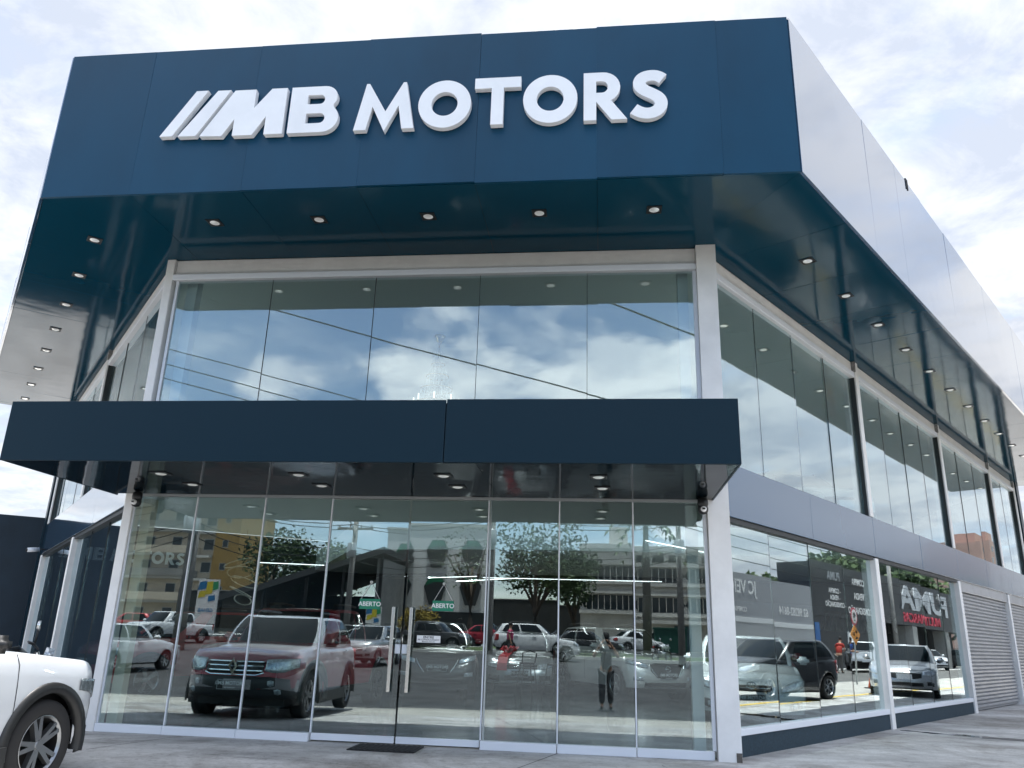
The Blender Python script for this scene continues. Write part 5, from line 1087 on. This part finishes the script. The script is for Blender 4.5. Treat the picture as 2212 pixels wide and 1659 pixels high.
# palm trunk and crown
p = vF(1402, 52); t = thing('palm_tree', 'tall palm with smooth grey trunk before the office block, mirrored at the right', 'tree', p)
v, f = tubev([(0, 0, -.2), (.05, 0, 3), (0, .05, 6), (.03, 0, 8.6)], [.34, .30, .27, .2], 12); add('trunk', mesh('trunk', v, f, True), mat('palm_bark', (.20, .19, .17), .9, var=.2, vscale=6, stretch=(1, 1, 5)), t)
parts = []; rnd = random.Random(4)
for k in range(15):
    a = 2*pi*k/15 + rnd.uniform(-.2, .2); L_ = rnd.uniform(2.0, 2.8); up_ = rnd.uniform(-.2, 1.0)
    for j in range(9):
        tt = j/8; c = Vector((cos(a)*L_*tt, sin(a)*L_*tt, 8.6 + up_*2*tt - 2.6*tt*tt)); sd_ = Vector((-sin(a), cos(a), 0))
        for s_ in (1, -1): q = [c, c + Vector((cos(a)*.25, sin(a)*.25, -.05)), c + sd_*s_*.65*(1-tt*.6) + Vector((cos(a)*.35, sin(a)*.35, -.35))]; parts.append((q, [(0,1,2)]))
v, f = joinv(parts); add('crown', mesh('crown', v, f), LEAF2, t)
# ------------------------------------------------------------------ poles, street lamps and wires
POLE = mat('concrete_pole', (.26, .25, .235), .85, var=.12, vscale=4); WIRE = mat('black_cable', (.010, .010, .011), .7)
def pole(px, dv, h, label, lamp=0, arms=True):
    p = vF(px, dv); t = thing('utility_pole', label, 'pole', p, atan2(N.y, N.x), 'utility poles across the street'); v, f = tubev([(0, 0, -.3), (0, 0, h)], [.19, .12], 10); add('shaft', mesh('shaft', v, f, True), POLE, t)
    if arms:
        for z_ in (h-.35, h-1.4):
            v, f = lbox(-.06, .06, -1.0, 1.0, z_-.06, z_+.06); ca = add('cross_arm', mesh('cross_arm', v, f), POLE, t)
            for y in (-.9, -.3, .3, .9): v, f = lathe([(0, 0), (.05, .02), (.03, .06), (.05, .10), (0, .16)], 8); add('insulator', mesh('insulator', v, f, True), mat('insulator', (.25, .15, .1), .3), ca, (0, y, z_+.06))
        v, f = lathe([(0, 0), (.22, 0), (.25, .05), (.25, .75), (.2, .8), (0, .8)], 14); add('transformer', mesh('transformer', v, f, True), ALUG, t, (.38, 0, h-3.0))
    if lamp:
        v, f = tubev([(0, 0, h-2.0), (.6, 0, h-1.3), (1.8, 0, h-1.0), (2.6, 0, h-.95)], [.035, .03, .03, .03], 7); la = add('lamp_arm', mesh('lamp_arm', v, f, True), ALUG, t); v, f = lbox(2.5, 3.05, -.11, .11, h-1.02, h-.90); add('lamp_head', mesh('lamp_head', v, f), ALUG, la)
    return p, h
poles = [pole(385, 44, 8.6, 'concrete utility pole with lamp arm in front of the apartment block', 1), pole(742, 46, 8.2, 'concrete utility pole before the dark shed', 1), pole(1068, 45, 8.8, 'concrete utility pole with coiled cables before the white panel building', 0), pole(1475, 44, 8.6, 'concrete utility pole with lamp arm before the office block', 1)]
def wire(a, b, sag, r=.013, nm='overhead_wire', label=None, group='overhead wires'):
    pts = []
    for k in range(15): t_ = k/14; p = a.lerp(b, t_); p = Vector((p.x, p.y, p.z - sag*4*t_*(1-t_))); pts.append(p)
    o = tube(nm, pts, r, WIRE, None, 5); tag(o, label or 'black overhead cables strung between the poles across the street', 'cable', group); return o
far_l = vF(40, 60); far_r = vF(1900, 58); allp = [(Vector((far_l.x, far_l.y, gz(far_l.x, far_l.y))), 8.6)] + poles + [(Vector((far_r.x, far_r.y, gz(far_r.x, far_r.y))), 8.6)]
for (pa, ha), (pb, hb) in zip(allp, allp[1:]):
    for dz, oy, sg in ((-.2, -.9, .35), (-.2, .3, .40), (-1.25, -.8, .5), (-1.25, .5, .45), (-2.4, .1, .6), (-2.7, -.1, .7), (-3.1, .0, .8)):
        wire(pa + N*oy + Vector((0, 0, ha+dz)), pb + N*oy + Vector((0, 0, hb+dz)), sg, .022)
def wire_out(O, pts, r, sag=.0, label=None):      # a wire that runs over the forecourt, read off its mirror image
    Q = []
    for px, py in pts:
        v = ray(px, py); tt = D/ v.dot(N); P = CAM + v*tt; rr = v - 2*v.dot(N)*N; s_ = (P.dot(N) - (D-O))/-rr.dot(N); Q.append(P + rr*s_)
    a, b = Q; d = b - a; wire(a - d*1.2, b + d*1.5, sag, r, 'overhead_wire', label, 'wires over the forecourt')
wire_out(9, ((630, 680), (1305, 862)), .020, 0, 'thick black cable slanting across the clouds mirrored in the upper front glass'); wire_out(9, ((1168, 598), (1485, 717)), .026, 0, 'thick cable mirrored at the top right of the upper front glass')
for k, y0 in enumerate((755, 790, 822)): wire_out(9, ((365, y0), (785, y0+113)), .014, .0, ('topmost', 'middle', 'lowest')[k] + ' of three thin cables mirrored in the left upper front panes')
# ------------------------------------------------------------------ kerbs, crossing, median
MED = mat('kerb_white', (.60, .60, .58), .8, var=.15, vscale=3)
med = sheet('median', -18, 6.5, 37.0, 43.0, 3, 3, .10, GRASS)
for o0 in (36.75, 43.0): k_ = sheet('kerb', -18.2, 6.7, o0, o0+.25, 3, 1, .125, MED, None); k_.parent = None; tag(k_, kind='structure'); sm = k_.modifiers.new('thick', 'SOLIDIFY'); sm.thickness = .16; sm.offset = -1
q = vF(1390, 24.3); uc = q.dot(U); oc = D - q.dot(N)
for k in range(9):
    st = sheet('crossing_stripe', uc-5.2+.75*k, uc-4.75+.75*k, oc-1.6, oc+1.9, 1, 2, -.035, ROADP, None); st.parent = road
for o0, m_ in ((17.5, YELP), (30.5, ROADP)): st = sheet('lane_line', -60, 60, o0, o0+.14, 8, 1, -.036, m_, None); st.parent = road
kb = sheet('kerb', -60, 60, 7.0, 7.22, 6, 1, .005, CONCP, None); tag(kb, kind='structure'); sm = kb.modifiers.new('thick', 'SOLIDIFY'); sm.thickness = .14; sm.offset = -1
# ------------------------------------------------------------------ cars across the street
def street(nm, px, dv, label, sp_, colr, deg):
    p = vF(px, dv); return car(nm, label, 'car', p, hd(deg), sp_, colr, 'cars parked and driving across the street')
street('hatchback_car', 268, 30, 'white hatchback waiting at the left, mirrored in the leftmost pane', spec(HATCH), PWHITE, 8)
street('pickup_truck', 362, 52, 'white pickup parked at the left before the apartment block', spec(PICKUP), PWHITE, 200)
street('sedan_car', 318, 58, 'dark red saloon parked far at the left', spec(SEDAN), PRED, 80)
street('minivan_car', 798, 38, 'silver compact van seen from behind, mirrored left of the door handles', spec(SUV, H=1.70, rails=True, clad=False), PSILV, 186)
street('crossover_car', 728, 46, 'grey crossover half hidden beside the silver van', spec(SUV), PGREY, 250)
street('pickup_truck', 935, 50, 'black pickup parked beside the golden shrub', spec(PICKUP), PBLK, 95)
street('sedan_car', 1062, 56, 'wine-red saloon parked between black pickup and white crossover', spec(SEDAN), WINE, 100)
street('crossover_car', 1160, 44, 'white crossover driving right, mirrored right of the doors', spec(SUV, clad=False, rim=RIM), PWHITE, 80)
street('sedan_car', 1262, 50, 'black saloon parked behind the photographer reflection', spec(SEDAN), PBLK, 85)
street('sedan_car', 1375, 60, 'white saloon parked nearest the palm trunk', spec(SEDAN), PWHITE, 70)
street('hatchback_car', 1425, 62, 'white hatchback parked right of the palm trunk', spec(HATCH), PWHITE, 60)
p = vF(1432, 48); motorcycle(p, hd(40), 'white motorcycle standing on the road near the palm', PWHITE, None)
p = vF(1112, 40); person('pedestrian in a pink top walking beside the white crossover', p, hd(90), PINK, GREYS, 1.65)
# ================================================================== ACROSS THE SIDE STREET (mirrored in the right-hand glass)
def SR_(s, o, z=0): q = FR.P(s, o, z); return Vector((q.x, q.y, z))
fr = Fr(SR_(0, 14.0), DR, -FR.n)
JCG = mat('sign_grey_panel', (.30, .31, .335), .55); FEN = mat('fence_white', (.68, .69, .70), .6)
B = Bld('car_dealer_building', 'grey dealer front with JC VEICULOS sign band above white railings', Fr(SR_(30, 14.0), DR, -FR.n), 0)
B.b('wall', -12, 8.7, -9, -2.2, 0, 2.6, DARKB); B.b('sign_band', -12, 8.7, -2.5, 0, 2.55, 4.7, JCG); B.b('lintel', -12, 8.7, -.3, .04, 2.30, 2.549, FEN)
textat('lettering', 'JC VEICULOS', B.fr, -1.5, .02, 4.0, .95, PAPER, B.t, .015); textat('lettering', 'MULTIMARCAS', B.fr, -2.6, .02, 3.42, .32, PAPER, B.t); textat('lettering', 'COMPRA  VENDA  TROCA', B.fr, -2.0, .02, 2.9, .34, PAPER, B.t); textat('lettering', '62 98282-8614', B.fr, 5.4, .02, 3.15, .62, PAPER, B.t)
for k in range(75): B.b('railing_bar', -2.0+.142*k, -1.955+.142*k, -.02, .03, .1, 2.29, FEN)
B.b('railing_rail', -2.0, 8.65, -.03, -.021, .06, .14, FEN); B.b('railing_rail', -2.0, 8.65, -.03, -.021, 1.2, 1.28, FEN); B.b('roof', -12.2, 8.7, -12, -2.4, 4.71, 4.9, ROOFT)
PUB = mat('black_facade', (.013, .016, .022), .5); PUSI = mat('sign_silver', (.42, .44, .47), .3, metal=.4); PURED = mat('sign_red', (.45, .02, .05), .5)
B = Bld('car_dealer_building', 'black car dealer front with large PUMA MULTIMARCAS lettering, mirrored further right', Fr(SR_(57, 14.0), DR, -FR.n), 0)
B.b('wall', -18, 22, -9, -2.0, 0, 3.2, DARKB); B.b('sign_band', -18, 22, -2.4, 0, 3.0, 6.3, PUB); B.b('pillar', -18, -6.5, -2.2, -.02, 0, 2.99, PUB); B.b('pillar', 1.5, 2.6, -1.5, -.05, 0, 2.99, GREYB); B.b('pillar', 12, 13, -1.5, -.05, 0, 2.99, GREYB)
textat('lettering', 'PUMA', B.fr, 6.0, .03, 4.95, 2.4, PUSI, B.t, .03, .05, 2.3); textat('lettering', 'MULTIMARCAS', B.fr, 4.0, .03, 3.55, .95, PURED, B.t, .015, .03, 1.5); textat('lettering', 'PUMA', B.fr, -14.3, .03, 5.5, .8, PUSI, B.t)
for k, s_ in enumerate(('COMPRA', 'VENDA', 'CONSIGNAÇÃO')): textat('lettering', '- '+s_, B.fr, -14.3, .03, 4.6-.42*k, .42, PAPER, B.t); textat('lettering', s_, B.fr, -9.0, .03, 5.5-.95*k, .62, PAPER, B.t)
B.b('white_panel', -12.6, -10.8, -.018, .02, .4, 2.2, PAPER); B.b('blue_panel', -17.9, -17.2, -.018, .02, 0, 2.6, mat('blue_paint', (.02, .12, .35), .5))
for px_, dv_, hgt, rx, lf, sd_, lab in ((1630, 62, 5.4, 4.6, LEAF1, 31, 'broad tree behind the grey dealer front, nearest the corner column'), (1725, 74, 7.6, 5.5, LEAF2, 32, 'pale green tree behind the grey dealer, rising in the middle'), (1815, 80, 9.8, 6.0, LEAF2, 33, 'tallest tree rising above the black dealer front'), (1890, 84, 9.4, 6, LEAF1, 34, 'dark tree behind the small PUMA panel'), (1965, 96, 8.9, 6.2, LEAF1, 35, 'dark tree behind the large PUMA lettering'), (2040, 120, 9.6, 7, LEAF2, 36, 'pale distant tree at the end of the side street'), (1770, 110, 10.5, 8, LEAF1, 37, 'dark wooded rise far behind the dealers')):
    q = vR(px_, dv_); q.z = 0; tree('broad_tree', lab, q, hgt, rx, lf, 6500, 1.6, 'trees behind the side street', .80, None, sd_)
B = Bld('tower_building', 'distant pinkish apartment tower mirrored high at the right edge', Fr((lambda q: Vector((q.x, q.y, 0)))(vR(2168, 260)), DR, -FR.n), 0); PK = mat('pink_render', (.42, .27, .22), .85, var=.1, vscale=.3)
B.b('wall', -9, 9, -14, 0, 0, 30, PK); B.b('parapet', -4, 4, -10, -2, 30, 33, PK)
for k in range(10):
    for a in (-7, -3.5, 0, 3.5, 6.5): B.win(a-.7, a+.7, 1+2.9*k, 2.4+2.9*k)
B = Bld('house', 'low ochre house among the trees behind the grey dealer', Fr(SR_(30, 46), DR, -FR.n), 0); B.b('wall', -6, 6, -8, 0, 0, 9.5, CREAM); B.b('roof', -6.3, 6.3, -8.3, .3, 9.5, 9.9, ROOFT)
for a in (-4, 0, 4): B.win(a-.8, a+.8, 6.5, 8)
# traffic signs on one leaning post
q = SR_(22.8, 6.1); t = thing('traffic_sign', 'leaning post with round 40 limit sign and orange roundabout sign, mirrored in the right glass', 'sign', q, 0)
fr = Fr(q, DR, -FR.n); lean = DR*.22
tube('post', [q, q + Vector((lean.x, lean.y, 2.6))], .03, ALUG, t, 8)
def disc(nm, c, r, m, th, off):
    c = c + (-FR.n)*off; pts = [c + DR*(r*cos(a)) + Vector((0, 0, r*sin(a))) for a in [2*pi*k/28 for k in range(28)]]; n_ = 28; V = pts + [p - FR.n*th for p in pts]; o = wobj(nm, V, [tuple(range(n_-1, -1, -1)), tuple(range(n_, 2*n_))] + [(i, (i+1) % n_, n_+(i+1) % n_, n_+i) for i in range(n_)], m, t); return fixn(o)
cs = q + Vector((lean.x*.9, lean.y*.9, 2.42)); disc('limit_rim', cs, .33, PURED, .012, .035); disc('limit_face', cs, .255, PAPER, .006, .049)
textat('lettering', '40', fr, (cs-q).dot(DR), .058, 2.45, .30, INK, t, .02); textat('lettering', 'km/h', fr, (cs-q).dot(DR), .058, 2.27, .08, INK, t)
cs2 = q + Vector((lean.x*.6, lean.y*.6, 1.76)); V = [cs2 + DR*a + Vector((0, 0, b)) - FR.n*c for c in (.035, .05) for a, b in ((-.5, 0), (0, .36), (.5, 0), (0, -.36))]; o = wobj('warning_board', V, [(3,2,1,0), (4,5,6,7)] + [(i, (i+1) % 4, 4+(i+1) % 4, 4+i) for i in range(4)], mat('warning_orange', (.62, .24, .015), .5), t); fixn(o)
for k in range(3):
    a0 = 2*pi*k/3 + .4; c = [cs2 - FR.n*.052 + DR*(.17*cos(a0+.25*j)) + Vector((0, 0, .14*sin(a0+.25*j))) for j in range(5)]; tube('arrow', c, [.03, .03, .03, .055, .004], INK, t, 6)
def sidecar(nm, s_, o_, label, sp_, colr, hdg): q = SR_(s_, o_); return car(nm, label, 'car', q, hdg, sp_, colr, 'cars along the side street')
sidecar('sedan_car', 18.4, 3.2, 'silver saloon parked in the sun, mirrored in the second right bay', spec(SEDAN, rim=RIM), PSILV, (-DR*.96 - FR.n*.25).normalized())
sidecar('hatchback_car', 11.6, 4.5, 'black hatchback parked outside, mirrored beside the white saloon', spec(HATCH, rim=RIM), PBLK, (-DR*.97 + FR.n*.22).normalized())
sidecar('pickup_truck', 40, 11.6, 'white pickup parked before the black dealer', spec(PICKUP), PWHITE, (DR*.9 + FR.n*.4).normalized())
sidecar('hatchback_car', 58, 13.2, 'white hatchback parked under the PUMA lettering', spec(HATCH), PWHITE, (-DR*.7 - FR.n*.7).normalized())
sidecar('crossover_car', 70, 12.6, 'dark crossover parked at the far end of the black dealer', spec(SUV), PGREY, (-DR*.5 - FR.n*.85).normalized())
person('man in a red shirt bending beside the road, mirrored in the right glass', SR_(33.2, 10.6), DR, REDS, GREYS, 1.72, 'reach', lean=.5, group=None); person('man in a blue shirt standing by the road, mirrored in the right glass', SR_(34.6, 10.4), -FR.n, BLUES, GREYS, 1.75, 'reach', lean=.15)
# orange cone
CON = mat('cone_orange', (.60, .10, .02), .6)
def cone(q, label):
    t = thing('traffic_cone', label, 'cone', q, 0, 'traffic cones'); v, f = lathe([(.0, .70), (.03, .70), (.15, .04), (.15, .0)], 16); add('body', mesh('body', v, f, True), CON, t); v, f = lbox(-.2, .2, -.2, .2, 0, .035); add('base', mesh('base', v, f), BLACK, t); v, f = lathe([(.066, .53), (.098, .38)], 16); bo = add('white_band', mesh('white_band', v, f, True), PAPER, t)
    bo.scale = (1.05, 1.05, 1)
cone(SR_(20.2, 4.7), 'orange cone on the pavement beside the silver saloon'); cone(vF(318, 34), 'orange cone on the road beside the white hatchback at the left')
# side street wires
for k, (o_, h_) in enumerate(((12.6, 7.2), (12.7, 6.7), (12.9, 6.2), (12.6, 7.8), (12.8, 5.6))): wire(SR_(-2, o_, h_), SR_(110, o_+1, h_-.2), .5, .02, 'overhead_wire', 'black cables running along the far side of the side street', 'side street wires')
for s_ in (6, 50, 95):
    q = SR_(s_, 12.9); t = thing('utility_pole', {6: 'concrete utility pole nearest the junction', 50: 'concrete utility pole before the black dealer front', 95: 'farthest concrete utility pole along the side street'}[s_], 'pole', q, 0, 'utility poles of the side street'); v, f = tubev([(0, 0, -.3), (0, 0, 8.4)], [.18, .12], 10); add('shaft', mesh('shaft', v, f, True), POLE, t); v, f = lbox(-.06, .06, -.9, .9, 7.6, 7.72); add('cross_arm', mesh('cross_arm', v, f), POLE, t)
